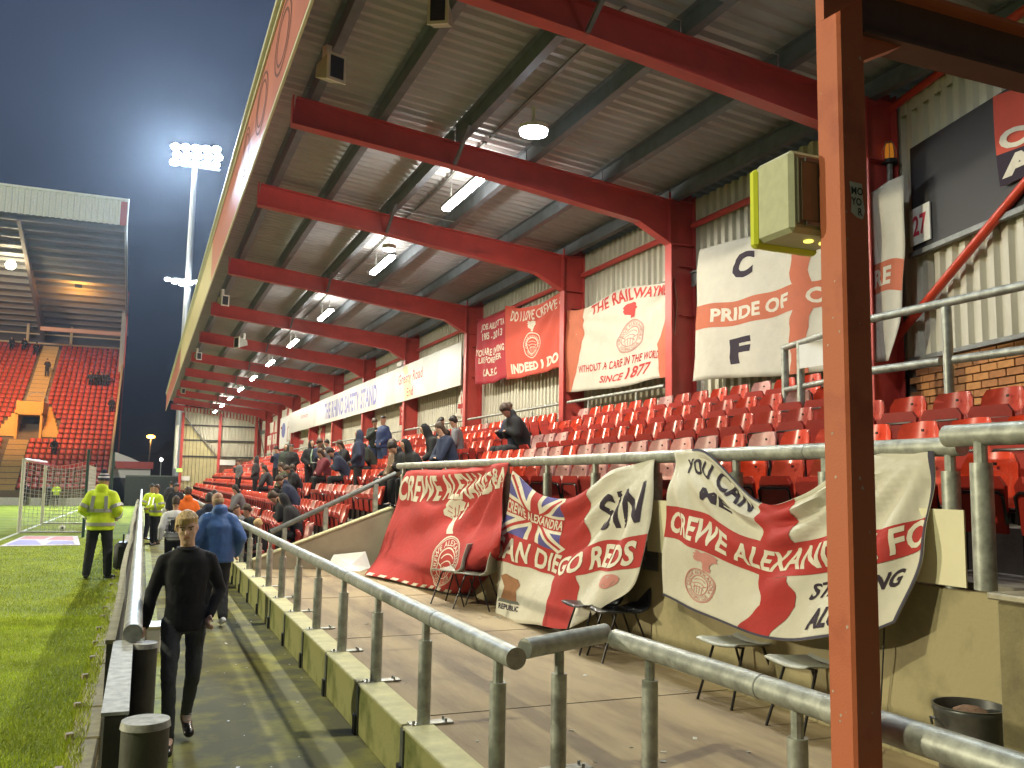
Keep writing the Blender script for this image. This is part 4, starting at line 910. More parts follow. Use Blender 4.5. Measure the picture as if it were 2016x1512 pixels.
# ------------------------------------------------------------------ near red post with its beam and light box
t = empty('portal_frame', (2.57, 2.74, .0), 'near faded red steel post and crossbeam standing at the front of the platform', 'post')
PXY = Vector((2.57, 2.74, 0))
def pp(mb, name, m, **k): o = mb.build(name, m, t, **k); o.location = -PXY; return o
pp(MB().box((2.50, 2.67, .40), (2.64, 2.81, 4.35), ch=.012), 'upright', POSTRED, smooth=False)
pp(MB().box((2.40, 2.57, .40), (2.74, 2.91, .42)), 'base_plate', GALVD)
m = MB().box((2.64, 2.735, 3.93), (6.5, 2.750, 4.14)); pp(m, 'beam_web', mat('shaded_beam_brown', (.10, .045, .035), .7, var=.2))  # web and bottom flange: their shade is put into the dark brown
m = MB().box((2.64, 2.67, 4.14), (6.5, 2.81, 4.158)); pp(m, 'beam_flange', POSTRED); m = MB().box((2.64, 2.67, 3.915), (6.5, 2.81, 3.93)); pp(m, 'beam_flange', mat('shaded_beam_brown', (.10, .045, .035), .7, var=.2))
m = MB().prism([(2.40, 3.90), (2.66, 4.08), (2.40, 4.35)], 'y', 2.64, 2.67); m.prism([(2.64, 3.80), (2.90, 3.93), (2.64, 3.93)], 'y', 2.70, 2.78); pp(m, 'gusset', POSTRED)
m = MB(); rgc = random.Random(11)
for k in range(26):
    zz = rgc.uniform(.6, 3.8); yy = rgc.uniform(2.69, 2.79); q = rgc.uniform(.003, .009)
    if k % 3: m.add([(2.4992, yy - q, zz), (2.4992, yy + q * .6, zz - q * 1.2), (2.4992, yy + q, zz + q * .4), (2.4992, yy - q * .3, zz + q)], [(0, 1, 2, 3)])
    else: m.add([(2.51 + (yy - 2.69) - q, 2.6692, zz), (2.51 + (yy - 2.69) + q, 2.6692, zz - q), (2.51 + (yy - 2.69), 2.6692, zz + q * 1.4)], [(0, 1, 2)])
pp(m, 'paint_chips', mat('bare_chip', (.45, .36, .28), .7, var=.4, scale=40))['kind'] = 'stuff'
PAPER = mat('torn_paper', (.50, .50, .46), .8, var=.15, scale=30)
pp(MB().add([(2.535, 2.668, 3.265), (2.60, 2.668, 3.262), (2.603, 2.668, 3.20), (2.612, 2.668, 3.15), (2.60, 2.668, 3.115), (2.57, 2.668, 3.12), (2.54, 2.668, 3.14), (2.545, 2.668, 3.19)], [tuple(range(8))]), 'torn_sticker', PAPER)
o = decal('sticker_lettering', [text2d('MO', (.12, .12, .92, .34), .03), text2d('YO', (.10, .42, .80, .64), .03), text2d('R', (.55, .70, .85, .92), .03)], mat('sticker_black', (.03, .03, .03), .6), lambda u, v: (2.535 + .075 * u, 2.667, 3.262 - .145 * v), None, t, 0, (0, -1, 0)); o.location = -PXY
# light box
t = empty('light_box', (2.505, 2.96, 3.25), 'weathered grey floodlight box with yellow rear housing clamped to the near red post', 'light box'); t.scale = (.90, .90, .92)
Bx = MB(); Bx.box((-.15, -.16, -.185), (.20, .10, .19), ch=.02); Bx.build('housing', mat('aged_grey_plastic', (.46, .46, .30), .45, var=.12, scale=14), t)
MB().box((-.168, .07, -.205), (.205, .125, .170), ch=.015).build('rear_shell', mat('yellow_housing', (.62, .66, .03), .45, var=.06), t)
MB().box((-.118, -.170, -.150), (.19, -.158, .155), ch=.004).build('glass_frame', mat('dark_olive_frame', (.13, .12, .07), .5), t)
MB().box((-.10, -.174, -.132), (.18, -.169, .137)).build('glass', mat('smoked_glass', (.17, .15, .095), .12, var=.1), t)
for z in (-.145, .145): MB().box((-.08, -.18, z - .008), (.16, -.165, z + .008)).build('clip', GALVD, t)
for x in (.03, .12): MB().cyl((x, -.06), .022, -.192, -.184, 12).build('indicator', mat('lit_yellow_dot', (1, .9, .1), .5, emit=(1, .85, .15), estr=1.6), t)
# beacon, black board, number plate, red flag on the corner wall
def cwp(s_, h, z): q = cw(s_, h); return (q.x, q.y, z)
t = empty('amber_beacon', cwp(-.03, .22, 6.0), 'amber warning beacon in a wire cage above the corner of the white flag', 'beacon')
MB().cyl((0, 0), .06, .16, .36, 14, 0, .045).build('lens', mat('amber_glass', (.55, .19, .02), .2, emit=(1, .35, .03), estr=.25), t, smooth=True); MB().cyl((0, 0), .10, .10, .15, 16).build('base', DARK, t); MB().cyl((0, 0), .035, -.15, .1, 8).build('stem', GALV, t)
m = MB()
for k in range(8): a = k * math.pi / 4; m.tube([(.075 * math.cos(a), .075 * math.sin(a), .15), (.085 * math.cos(a), .085 * math.sin(a), .28), (.03 * math.cos(a), .03 * math.sin(a), .40)], .004, 4)
m.build('cage', GALV, t)
o = MB().obox(cwp(4.2, .10, 5.54), ((*cd, 0), (*cn, 0), (0, 0, 1)), (3.95, .02, .66)).build('black_board', DARK); tag(o, 'big plain black board fixed high on the cream cladding at the right edge', 'board')
o = MB().obox(cwp(4.2, .13, 4.86), ((*cd, 0), (*cn, 0), (0, 0, 1)), (3.98, .035, .03)).build('board_ledge', GALVD, o)
t = empty('number_plate', cwp(.44, .14, 5.19), 'white plate with the red number 27 on the black board', 'sign'); 
o = MB().obox((0, 0, 0), ((*cd, 0), (*cn, 0), (0, 0, 1)), (.20, .008, .225)).build('plate', WHITE, t)
def n27(u, v): return tuple(Vector((cd.x * (u - .5) * .4, cd.y * (u - .5) * .4, .225 - .45 * v)) + Vector((cn.x, cn.y, 0)) * .011)
decal('number', [text2d('27', (.17, .22, .83, .78), .03)], mat('number_red', (.50, .03, .06), .5), n27, None, t, 0, (cn.x, cn.y, 0))

# ------------------------------------------------------------------ flags
CLW = mat('white_flag_cloth', (.55, .52, .43), .85, var=.06, scale=5, bump=1.0, bscale=7)
CLR = mat('red_flag_cloth', (.37, .024, .020), .8, var=.10, scale=5, bump=1.0, bscale=7)
CLO = mat('orange_red_flag_cloth', (.50, .065, .035), .8, var=.06, scale=5, bump=.9, bscale=7)
CLC = mat('crimson_flag_cloth', (.36, .016, .028), .8, var=.06, scale=5)
CLT = mat('terracotta_flag_cloth', (.48, .13, .065), .8, var=.08, scale=5)
INK = mat('black_cloth_print', (.025, .015, .028), .85); INKR = mat('red_cloth_print', (.50, .05, .045), .85); INKW = mat('cream_cloth_print', (.62, .57, .46), .85); INKB = mat('blue_cloth_print', (.085, .075, .25), .85); INKF = mat('pale_red_cloth_print', (.52, .22, .19), .85)
def surf(G, folds):
    G = np.array(G); nj, ni = G.shape[:2]
    def cr(P, t):
        n = len(P); s_ = t * (n - 1); k = min(int(s_), n - 2); f = s_ - k
        if n == 2: return P[0] * (1 - f) + P[1] * f
        p0 = P[k - 1] if k > 0 else 2 * P[0] - P[1]; p1 = P[k]; p2 = P[k + 1]; p3 = P[k + 2] if k + 2 < n else 2 * P[-1] - P[-2]
        return .5 * (2 * p1 + (p2 - p0) * f + (2 * p0 - 5 * p1 + 4 * p2 - p3) * f * f + (3 * p1 - p0 - 3 * p2 + p3) * f ** 3)
    ph_ = G[0, 0, 1] * 3.1
    def S(u, v):
        u0, v0 = u, v; u = min(1, max(0, u + math.sin(math.pi * u) * (.010 * math.sin(15 * v + ph_) + .005 * math.sin(41 * v + 6 * u)))); v = min(1, max(0, v + math.sin(math.pi * v) * (.012 * math.sin(13 * u0 + ph_) + .005 * math.sin(37 * u0 + 4 * v0))))
        p = cr(np.array([cr(G[j], u) for j in range(nj)]), v); d = (folds(u, v) if folds else 0) + .007 * math.sin(23 * u + 9 * v + ph_ + 2 * math.sin(5 * v)) + .006 * math.sin(11 * v - 17 * u + ph_ + 3 * math.sin(4 * u))
        return (p[0] - d, p[1] + .008 * math.sin(14 * v + ph_), p[2] + .008 * math.sin(16 * u + ph_))
    return S
def flag(name, key, mat_, label, folds, N=(40, 30), cat='flag', group=None, hem=None):
    S = surf(FG[key], folds); me_v = [S(i / N[0], j / N[1]) for j in range(N[1] + 1) for i in range(N[0] + 1)]; nx = N[0] + 1
    fs = [(j * nx + i, j * nx + i + 1, (j + 1) * nx + i + 1, (j + 1) * nx + i) for j in range(N[1]) for i in range(N[0])]
    t = empty(name, (0, 0, 0), label, cat, group); c = Vector(np.mean(np.array(me_v), axis=0)); t.location = c
    m = MB().add(me_v, fs); o = m.build('cloth', mat_, t, smooth=True); o.location = -c
    sol = o.modifiers.new('thick', 'SOLIDIFY'); sol.thickness = .003; sol.offset = 0
    def D(nm, shapes, mm, lvl=1): d = decal(nm, shapes, mm, S, N, t, .0035 + .0022 * lvl); d.location = -c; return d
    return t, S, D
def fan(cu, cv, k, a, fall=2.2, ph=0.):
    def f(u, v):
        du = u - cu; dv = v - cv; r = math.hypot(du, dv); th = math.atan2(dv, du)
        return a * math.sin(k * th + ph) * min(1, (r * 2.6) ** 2) * math.exp(-r * fall) * 1.25 
    return f
def comb(*fs): return lambda u, v: sum(f(u, v) for f in fs)
def wave(ku, kv, a, ph=0.): return lambda u, v: a * math.sin(2 * math.pi * (ku * u + kv * v) + ph)
def hang(k, a, ph=0., p=1.0): return lambda u, v: a * math.sin(2 * math.pi * k * u + ph) * v ** p
# red club flag over the rail
t, S, D = flag('supporter_flag', 'red', CLR, 'red flag with white crest hanging from the rail down onto the platform floor', comb(fan(1, 0, 17, .065, 1.4), fan(0, 0, 9, .035, 1.4), wave(1.2, .4, .018), lambda u, v: .04 * math.sin(9 * u + 3 * v) * max(0, v - .75) * 4))
D('lettering', [text2d('CREWE ALEXANDRA', (.0, .045, 1.0, .25), .035)], INKW)
D('crest', [lion2d(.44, .25, .59, .45), poly2d((.50, .45), (.555, .45), (.555, .53), (.505, .53)), poly2d((.60, .27), (.615, .28), (.612, .40), (.59, .42), (.585, .40), (.598, .38))] + badge2d((.535, .755), .205, .52), INKW)
D('crest_marks', [line2d((.47, .30), (.50, .32), .006), line2d((.47, .34), (.50, .36), .006), line2d((.54, .29), (.545, .40), .006), line2d((.515, .31), (.525, .43), .005)], CLR, 2)
D('hem_lettering', [poly2d((.02 + k * .075, .965), (.06 + k * .075, .965), (.045 + k * .075, .998), (.005 + k * .075, .998)) for k in range(9)], INKW)
# union flag / san diego
t, S, D = flag('supporter_flag', 'sandiego', CLW, 'white flag with red cross and small union flag corner reading San Diego Reds', comb(fan(1, 0, 15, .055, 1.3), fan(0, 0, 10, .03, 2.5), wave(.8, .6, .02)), N=(50, 38))
D('cross', [poly2d((.0, .43), (1, .43), (1, .62), (0, .62)), rect2d(.44, .0, .62, .43), poly2d((.44, .62), (.62, .62), (.66, 1), (.40, 1))], CLR, 1)
ub = (.0, 0., .45, .43); W_, H_ = .45, .43
D('union_field', [rect2d(0, .0, .44, .43)], INKB, 1.6)
D('union_white', [line2d((0, 0), (.44, .43), .075), line2d((.44, 0), (0, .43), .075), rect2d(.0, .145, .44, .30), rect2d(.165, 0, .285, .43)], INKW, 2.4)
D('union_red', [line2d((0.01, 0.02), (.43, .42), .022), line2d((.43, .02), (.01, .42), .022), rect2d(0, .17, .44, .275), rect2d(.195, 0, .255, .43)], CLR, 3.2)
D('lettering', [text2d('CREWE ALEXANDRA', (.0, .18, .44, .265), .03), text2d('SAN DIEGO REDS', (-.0, .455, .96, .60), .03, .12)], INKW, 4)
D('black_lettering', [text2d('SIN', (.71, .13, .97, .36), .015, .1), text2d('REPUBLIC', (.02, .90, .17, .935), .03)], INK, 1.6)
D('bear', [poly2d((.03, .72), (.07, .70), (.15, .72), (.16, .76), (.13, .80), (.15, .87), (.12, .87), (.10, .82), (.07, .87), (.03, .87), (.05, .79))], mat('brown_cloth_print', (.28, .13, .06), .85), 1.6)
D('bear_ground', [poly2d((.02, .87), (.16, .87), (.18, .89), (.01, .89))], mat('grey_cloth_print', (.12, .12, .10), .85), 1.7)
D('crest', [lion2d(.80, .66, .90, .76)] + [ring2d((.85, .70), .05, .015)], INKF, 1.6)
# st george crewe
t, S, D = flag('supporter_flag', 'crewe', CLW, 'largest white flag, drooping over the terrace wall behind the near red post', comb(fan(0, 0, 16, .06, 2.0), fan(1, 0, 18, .07, 1.7), wave(.7, .5, .025)), N=(60, 38))
D('cross', [poly2d((0, .37), (.45, .36), (1, .40), (1, .58), (.45, .60), (0, .59)), poly2d((.425, 0), (.575, 0), (.575, .37), (.43, .37)), poly2d((.43, .6), (.575, .6), (.60, .8), (.52, 1), (.40, 1), (.47, .8))], CLR, 1)
D('lettering', [text2d('CREWE ALEXANDRA FC', (.02, .405, .985, .555), .03, .04)], INKW, 2)
D('black_lettering', [text2d('YOU CAN', (.09, .06, .40, .15), .03, -.1), text2d('TAKE ME', (.13, .215, .32, .285), .035, -.1) if False else text2d('ME', (.20, .205, .31, .275), .04, .1), text2d('STANDING', (.64, .665, .93, .775), .03, .1), text2d('ALONE', (.66, .835, .87, .945), .04, .1)], INK, 1.2)
D('crest', [lion2d(.175, .60, .275, .70), poly2d((.215, .70), (.25, .70), (.245, .725), (.215, .725))] + badge2d((.195, .83), .105, .78), INKF, 1.2)
D('dark_hem', [rect2d(0, .985, 1, 1), rect2d(.985, 0, 1, 1), poly2d((.12, 0), (.42, 0), (.42, .012), (.12, .012))], mat('navy_hem', (.05, .045, .07), .85), 1.4)
# pride of cheshire
t, S, D = flag('supporter_flag', 'pride', CLW, 'wide white flag reading Pride of Cheshire high on the back wall behind the red post', comb(hang(5, .03), fan(0, 0, 14, .02, 2), wave(.6, .5, .02)), N=(44, 26))
D('cross', [rect2d(0, .42, 1, .60), rect2d(.415, 0, .50, .42), poly2d((.415, .6), (.50, .6), (.50, 1), (.42, 1))], CLT, 1)
D('lettering', [text2d('PRIDE OF', (.07, .46, .395, .56), .04), text2d('CHESHIRE', (.475, .455, .92, .565), .04)], INKW, 2)
D('black_lettering', [text2d('C', (.155, .10, .245, .28), .05), text2d('A', (.70, .10, .80, .28), .05), text2d('F', (.15, .71, .24, .90), .05), text2d('C', (.70, .71, .80, .90), .05)], INK, 1.2)
# railwaymen
t, S, D = flag('supporter_flag', 'railway', CLW, 'cream flag with terracotta side bands and round crest beside the white cross flag', comb(fan(0, 0, 18, .05, 3), fan(1, .0, 12, .03, 3), wave(.5, .5, .02)), N=(40, 28))
D('side_band', [poly2d((0, 0), (.21, 0), (.20, .5), (.13, 1), (0, 1))], CLT, 1); D('side_band', [poly2d((.93, 0), (1, 0), (1, 1), (.84, 1), (.80, .62))], CLT, 1)
D('lettering', [text2d('THE RAILWAYMEN', (.28, .015, .90, .13), .03), text2d('WITHOUT A CARE IN THE WORLD', (.19, .70, .82, .79), .02, .1), text2d('SINCE', (.38, .855, .54, .93), .03, .1), text2d('1877', (.56, .82, .74, .93), .03, .15)], INKR, 1.4)
D('crest', [lion2d(.52, .155, .62, .30)], INKR, 1.4); D('crest', badge2d((.575, .49), .165, .55), INKF, 1.4)
# indeed i do
t, S, D = flag('supporter_flag', 'indeed', CLO, 'bright red flag with cream crest reading Indeed I Do', comb(fan(1, 0, 16, .05, 2), fan(0, 0, 8, .02, 2), wave(.4, .6, .02)), N=(36, 26))
D('lettering', [text2d('DO I LOVE CREWE ?', (.12, .05, .96, .20), .025, .1), text2d('INDEED I DO', (.10, .78, .93, .93), .05)], INKW, 1.2)
D('crest', [lion2d(.42, .21, .56, .36)] + [ring2d((.49, .55), .17, .014, .75), ring2d((.49, .55), .105, .012, .75)] + badge2d((.49, .55), .16, .75)[3:], INKW, 1.2)
# memorial
t, S, D = flag('supporter_flag', 'joel', CLC, 'narrow crimson flag with white lines of lettering ending in C.A.F.C', comb(hang(3, .03), wave(.4, .5, .02)), N=(16, 18))
D('lettering', [text2d('JOEL AILOTTA', (.18, .09, .98, .21), .03), text2d('1985 - 2013', (.22, .23, .90, .34), .03), text2d('YOU ARE LIVING', (.04, .46, .96, .56), .03), text2d('LIKE FOREVER', (.14, .58, .86, .67), .03), text2d('C.A.F.C', (.25, .76, .72, .88), .04)], INKW, 1.2)
# small distant flags
def george(key, label, m2=CLR, base=CLW, letters=True, cross=True):
    t, S, D = flag('supporter_flag', key, base, label, hang(2, .03), N=(10, 12))
    if cross: D('cross', [rect2d(0, .42, 1, .60), rect2d(.42, 0, .60, 1)], m2, 1)
    return D
D = george('georgeA', 'distant tall white flag with red cross hanging left of the long sponsor board'); D('lettering', [text2d('CITY', (.08, .45, .95, .57), .03)], INKW, 2)
george('georgeB', 'farthest white flag with red cross, partly behind a red column')
george('georgeC', 'white flag with red cross under the far end of the long sponsor board')
D = george('redflag', 'small red flag with white pattern under the far half of the sponsor board', base=CLR, cross=False); D('pattern', [line2d((.1, .1), (.6, .9), .14), line2d((.6, .1), (.1, .9), .14), rect2d(.3, 0, .42, 1)], INKW, 1)
D = george('hangA', 'small red banner with cream lettering on a far column', base=CLR, cross=False); D('pattern', [rect2d(.3, .1, .7, .3), rect2d(.3, .45, .7, .6), rect2d(.3, .7, .7, .85)], INKW, 1)
D = george('poleflag', 'furled white and red flag on a pole beside the seated group'); 
bl = MB().box((8.16, 55.6, 3.9), (8.19, 59.8, 5.9)).build('club_banner', mat('white_pvc', (.60, .60, .56), .5)); tag(bl, 'white banner with a blue emblem between far red columns', 'banner')
decal('emblem', [disc2d((.4, .42), .24, .8)], mat('blue_emblem', (.08, .10, .30), .6), flat(59.8, 55.6, 5.9, 3.9, 8.155), None, bl, 0)
bl = MB().box((8.16, 61, 3.3), (8.19, 66, 5.0)).build('club_banner', CLW); tag(bl, 'red and white cross banner between the two farthest columns', 'banner')
decal('cross', [rect2d(0, .4, 1, .62), rect2d(.42, 0, .58, 1)], CLR, flat(66, 61, 5.0, 3.3, 8.155), None, bl, 0)
# red flag on black board at the edge
S0 = lambda s_, z, d=0.: Vector((*cw(s_, .17 + d), z))
t = empty('supporter_flag', S0(1.95, 5.7), 'red flag with white block letters hung on the black board at the right edge', 'flag'); cc = t.location.copy()
def SR(u, v): return tuple(S0(1.82 + .06 * v + u * 2.2, 6.17 - .15 * math.sin(u * 3) * (1 - v) - 1.0 * v, .02 * math.sin(14 * u + 3 * v)) )
N = (18, 12); vs = [SR(i / N[0], j / N[1]) for j in range(N[1] + 1) for i in range(N[0] + 1)]
o = MB().add(vs, [(j * 19 + i, j * 19 + i + 1, (j + 1) * 19 + i + 1, (j + 1) * 19 + i) for j in range(12) for i in range(18)]).build('cloth', CLO, t, smooth=True); o.location = -cc
for nm, sh, mm, l in (('black_band', [rect2d(0, .66, 1, 1)], INK, .006), ('lettering', [text2d('CREWE', (.03, .42, .80, .64), .05), text2d('ALEX', (.02, .70, .74, .93), .05)], INKW, .011)):  # black band across the lower third of the flag
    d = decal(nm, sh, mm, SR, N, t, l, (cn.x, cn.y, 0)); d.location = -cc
# sponsor board
SPB = mat('white_sponsor_board', (.50, .50, .43), .35, var=.05, scale=.6)
t = empty('sponsor_board', (8.0, 39, 5.3), 'long white sponsor board reading The Rhino Safety Stand fixed across the red columns', 'sign')
y = 23.3
while y < 54.9:
    b = min(54.9, y + 3.16); MB().box((.03, y + .004 - 39, -.60), (.06, b - .004 - 39, .62)).build('board_panel', SPB, t); y = b
fb = flat(54.9 - 39, 23.3 - 39, .62, -.60, .026)
def uy(y): return (54.9 - y) / 31.6
GH = mat('pale_board_print', (.40, .42, .37), .4)
decal('grey_graphic', [poly2d((uy(27), .0), (uy(25.2), .0), (uy(25.6), .9), (uy(26.3), .98), (uy(27.2), .6)), poly2d((uy(31.6), .3), (uy(30.4), .1), (uy(30.3), 1), (uy(31.8), 1)), poly2d((uy(46.5), .1), (uy(45.7), .3), (uy(45.7), 1), (uy(46.7), 1))], GH, fb, None, t, 0)
decal('yellow_graphic', [poly2d((uy(29.3), .45), (uy(28.4), .3), (uy(28.2), .9), (uy(29.0), 1)), poly2d((uy(29.4), .05), (uy(28.9), .0), (uy(28.6), .25), (uy(29.1), .3))], mat('lime_board_print', (.55, .58, .24), .4), lambda u, v: (.0255, fb(u, v)[1], fb(u, v)[2]), None, t, 0)
fb2 = lambda u, v: (.024, fb(u, v)[1], fb(u, v)[2])
decal('blue_lettering', [text2d('THE RHINO SAFETY STAND', (uy(43.6), .20, uy(33.0), .86), .03)], mat('blue_board_print', (.03, .035, .30), .4), fb2, None, t, 0)
decal('red_lettering', [text2d('Gresty Road', (uy(29.9), .22, uy(27.0), .60), .02), text2d('End', (uy(28.8), .66, uy(28.05), .90), .02), text2d('Gresty', (uy(50.6), .28, uy(48.3), .52), .02)], mat('red_board_print', (.42, .045, .03), .4), fb2, None, t, 0)
# cctv camera above board
t = empty('security_camera', (8.2, 30.2, 6.1), 'small white security camera above the sponsor board', 'camera'); MB().box((-.1, -.35, -.1), (.1, .25, .08), ch=.02).build('camera_body', WHITE, t); MB().box((-.03, .0, -.2), (.03, .1, -.1)).build('bracket', GALVD, t)

# ------------------------------------------------------------------ chairs on the platform, bin
def chair(loc, rz, col, label, name='plastic_chair', group=None):
    t = empty(name, loc, label, 'chair', group, rz)
    m = MB(); vs = []; n = 6; pr = [(.24, .445), (.20, .455), (.05, .44), (-.12, .435), (-.185, .46), (-.215, .52), (-.235, .65), (-.262, .80), (-.27, .82)]
    for x, z in pr:
        for i in range(n + 1):
            u = i / n * 2 - 1; w = .215 if z < .6 else (.20 if z < .8 else .15)
            vs.append((u * w, -x, z + .022 * u * u * (1 if z < .5 else 0) - (.0)))
    fs = [(j * 7 + i, j * 7 + i + 1, (j + 1) * 7 + i + 1, (j + 1) * 7 + i) for j in range(len(pr) - 1) for i in range(6)]
    seat = MB().add(vs[:7 * 4], [f for f in fs if max(f) < 28]).build('seat', col, t, smooth=True)
    back = MB().add(vs[21:], [tuple(q - 21 for q in f) for f in fs if min(f) >= 21]).build('backrest', col, t, smooth=True)
    for o in (seat, back): s_ = o.modifiers.new('thick', 'SOLIDIFY'); s_.thickness = .012
    for sx in (-1, 1):
        MB().tube([(sx * .16, -.10, .435), (sx * .19, -.25, .0)], .0105, 8).build('leg', FRAME, t, smooth=True); MB().tube([(sx * .16, .10, .425), (sx * .19, .27, .0)], .0105, 8).build('leg', FRAME, t, smooth=True)
    MB().tube([(-.16, .1, .43), (.16, .1, .43)], .01, 6).tube([(-.16, -.1, .43), (.16, -.1, .43)], .01, 6).build('crossbar', FRAME, t)
    return t
GC = mat('grey_chair_plastic', (.36, .37, .32), .4, var=.08, scale=10); BC = mat('black_chair_plastic', (.028, .03, .032), .3, var=.1)
# seat local forward is -Y
chair((3.98, 11.6, .40), R(-140), GC, 'grey plastic chair in front of the hanging red flag, the one showing its tall back'); chair((4.12, 11.1, .40), R(-135), GC, 'grey plastic chair close beside the sign and union flag, its back turned into shadow')
chair((4.22, 8.05, .40), R(-88), BC, 'black plastic chair with round seat tucked under the union flag'); chair((4.28, 7.62, .40), R(-96), BC, 'second black plastic chair with the flag end lying on its seat')
chair((4.34, 5.85, .40), R(-84), GC, 'pale grey chair under the drooping edge of the largest flag'); chair((4.34, 5.02, .40), R(-92), GC, 'pale grey chair half hidden behind the near red post')
t = empty('metal_bin', (4.18, 3.62, .40), 'round galvanised metal bin against the wall at the bottom right', 'bin')
BINM = mat('dark_zinc', (.16, .165, .16), .35, .7, var=.25)
m = MB(); prf = [(.15, 0), (.152, .02), (.165, .30), (.172, .315), (.168, .33), (.18, .46), (.187, .475), (.18, .49), (.186, .50)]
n = 28; vs = []
for r_, z in prf + [(.176, .50), (.145, .03), (.001, .03)]: vs += [(r_ * math.cos(2 * math.pi * k / n), r_ * math.sin(2 * math.pi * k / n), z) for k in range(n)]
m.add(vs, [(j * n + k, j * n + (k + 1) % n, (j + 1) * n + (k + 1) % n, (j + 1) * n + k) for j in range(len(prf) + 2) for k in range(n)]); m.build('bin_body', BINM, t, angle=50)
MB().tube([(-.19, 0, .40), (-.215, .03, .44), (-.215, .06, .44), (-.185, .08, .40)], .008, 6).build('handle', BINM, t)
MB().sphere((.03, .02, .44), .10, 9, 6, sc=(1, 1, .5)).build('rubbish', mat('brown_rubbish', (.18, .10, .06), .9, var=.5, scale=20), t)
o = MB().tube([(4.44, 4.45, 1.35), (4.43, 4.47, 1.0), (4.45, 4.52, .7), (4.40, 4.50, .45), (4.3, 4.4, .41)], .005, 5).build('dangling_cable', BLACKR); tag(o, 'thin black cable dangling down the stained wall right of the red post', 'cable')
m = empty('rolled_sheet', (3.7, 16.3, .40), 'white folded sheet lying at the foot of the stair parapet', 'sheet'); 
MB().add([(-.55, .1, .0), (.0, -.25, 0), (.3, .15, .02), (-.35, .38, .25), (.25, .40, .30), (-.1, .0, .10)], [(0, 1, 5), (1, 2, 5), (2, 4, 5), (4, 3, 5), (3, 0, 5)]).build('sheet_fold', WHITE, m)

LIT = mat('paper_litter', (.5, .48, .42), .8, var=.3, scale=20); m = MB()
for k in range(46):
    x = rng.uniform(2.0, 4.4); y = rng.uniform(4.6, 16.2); a = rng.uniform(.006, .022); t_ = rng.uniform(0, 6)
    m.obox((x, y, .404), ((math.cos(t_), math.sin(t_), .1), (-math.sin(t_), math.cos(t_), 0), (0, 0, 1)), (a, a * rng.uniform(.3, .9), .002))
o = m.build('litter', LIT); o['kind'] = 'stuff'
m = MB()
for y in (6.2, 9.4, 12.6, 15.4): m.box((1.93, y - .004, .4005), (4.49, y + .004, .4035))
o = m.build('floor_joint', mat('joint_dirt', (.07, .055, .035), .95)); o['kind'] = 'structure'
# ------------------------------------------------------------------ people
def ell_ring(c, rx, ry, ax, ay, n=14): return [c + ax * (rx * math.cos(t)) + ay * (ry * math.sin(t)) for t in [2 * math.pi * k / n for k in range(n)]]
class Body:
    def __init__(s): s.m = MB()
    def seg(s, a, b, r0, r1, n=12, flat=1., side=None):
        a = Vector(a); b = Vector(b); d = (b - a).normalized()
        ax = (Vector(side) if side else d.orthogonal()); ax = (ax - d * ax.dot(d)).normalized(); ay = d.cross(ax); rings = []
        for k in (-1, -.85, -.5): rings.append(ell_ring(a + d * r0 * k * .98, r0 * math.sqrt(max(.0, 1 - k * k)) + 1e-4, r0 * flat * math.sqrt(max(0, 1 - k * k)) + 1e-4, ax, ay, n))
        rings.append(ell_ring(a, r0, r0 * flat, ax, ay, n)); rings.append(ell_ring(b, r1, r1 * flat, ax, ay, n))
        for k in (.5, .85, 1): rings.append(ell_ring(b + d * r1 * k * .98, r1 * math.sqrt(max(.0, 1 - k * k)) + 1e-4, r1 * flat * math.sqrt(max(0, 1 - k * k)) + 1e-4, ax, ay, n))
        s.loft(rings)
    def loft(s, rings):
        n = len(rings[0]); vs = [v for r in rings for v in r]
        fs = [(i * n + k, i * n + (k + 1) % n, (i + 1) * n + (k + 1) % n, (i + 1) * n + k) for i in range(len(rings) - 1) for k in range(n)]
        fs += [tuple(range(n))[::-1], tuple((len(rings) - 1) * n + k for k in range(n))]; s.m.add(vs, fs)
    def ball(s, c, r, sc=(1, 1, 1)): s.m.sphere(c, r, 14, 9, sc=sc)
    def torso(s, prof, side, n=18):   # prof: (center, half width, half depth)
        rings = []; P = [Vector(p[0]) for p in prof]
        for i, (c, w, d_) in enumerate(prof):
            t = (P[min(i + 1, len(P) - 1)] - P[max(i - 1, 0)]).normalized(); ax = (Vector(side) - t * Vector(side).dot(t)).normalized(); ay = t.cross(ax)
            rings.append(ell_ring(P[i], w, d_, ax, ay, n))
        s.loft(rings)
    def out(s, name, voxel, m, smooth_it=3, disp=None):
        me = s.m.mesh('t', m); o = bpy.data.objects.new('t', me); COL.objects.link(o)
        r = o.modifiers.new('r', 'REMESH'); r.mode = 'VOXEL'; r.voxel_size = voxel; r.use_smooth_shade = True
        if smooth_it: q = o.modifiers.new('s', 'SMOOTH'); q.iterations = smooth_it; q.factor = .5
        if disp:
            tx = bpy.data.textures.get('folds') or bpy.data.textures.new('folds', 'CLOUDS'); tx.noise_scale = disp[1]; tx.noise_depth = 2
            q = o.modifiers.new('d', 'DISPLACE'); q.texture = tx; q.strength = disp[0]; q.mid_level = .5
        dg = bpy.context.evaluated_depsgraph_get(); me2 = bpy.data.meshes.new_from_object(o.evaluated_get(dg)); me2.name = name
        bpy.data.objects.remove(o); bpy.data.meshes.remove(me)
        if not me2.materials: me2.materials.append(m)
        me2.polygons.foreach_set('use_smooth', [True] * len(me2.polygons))
        return me2
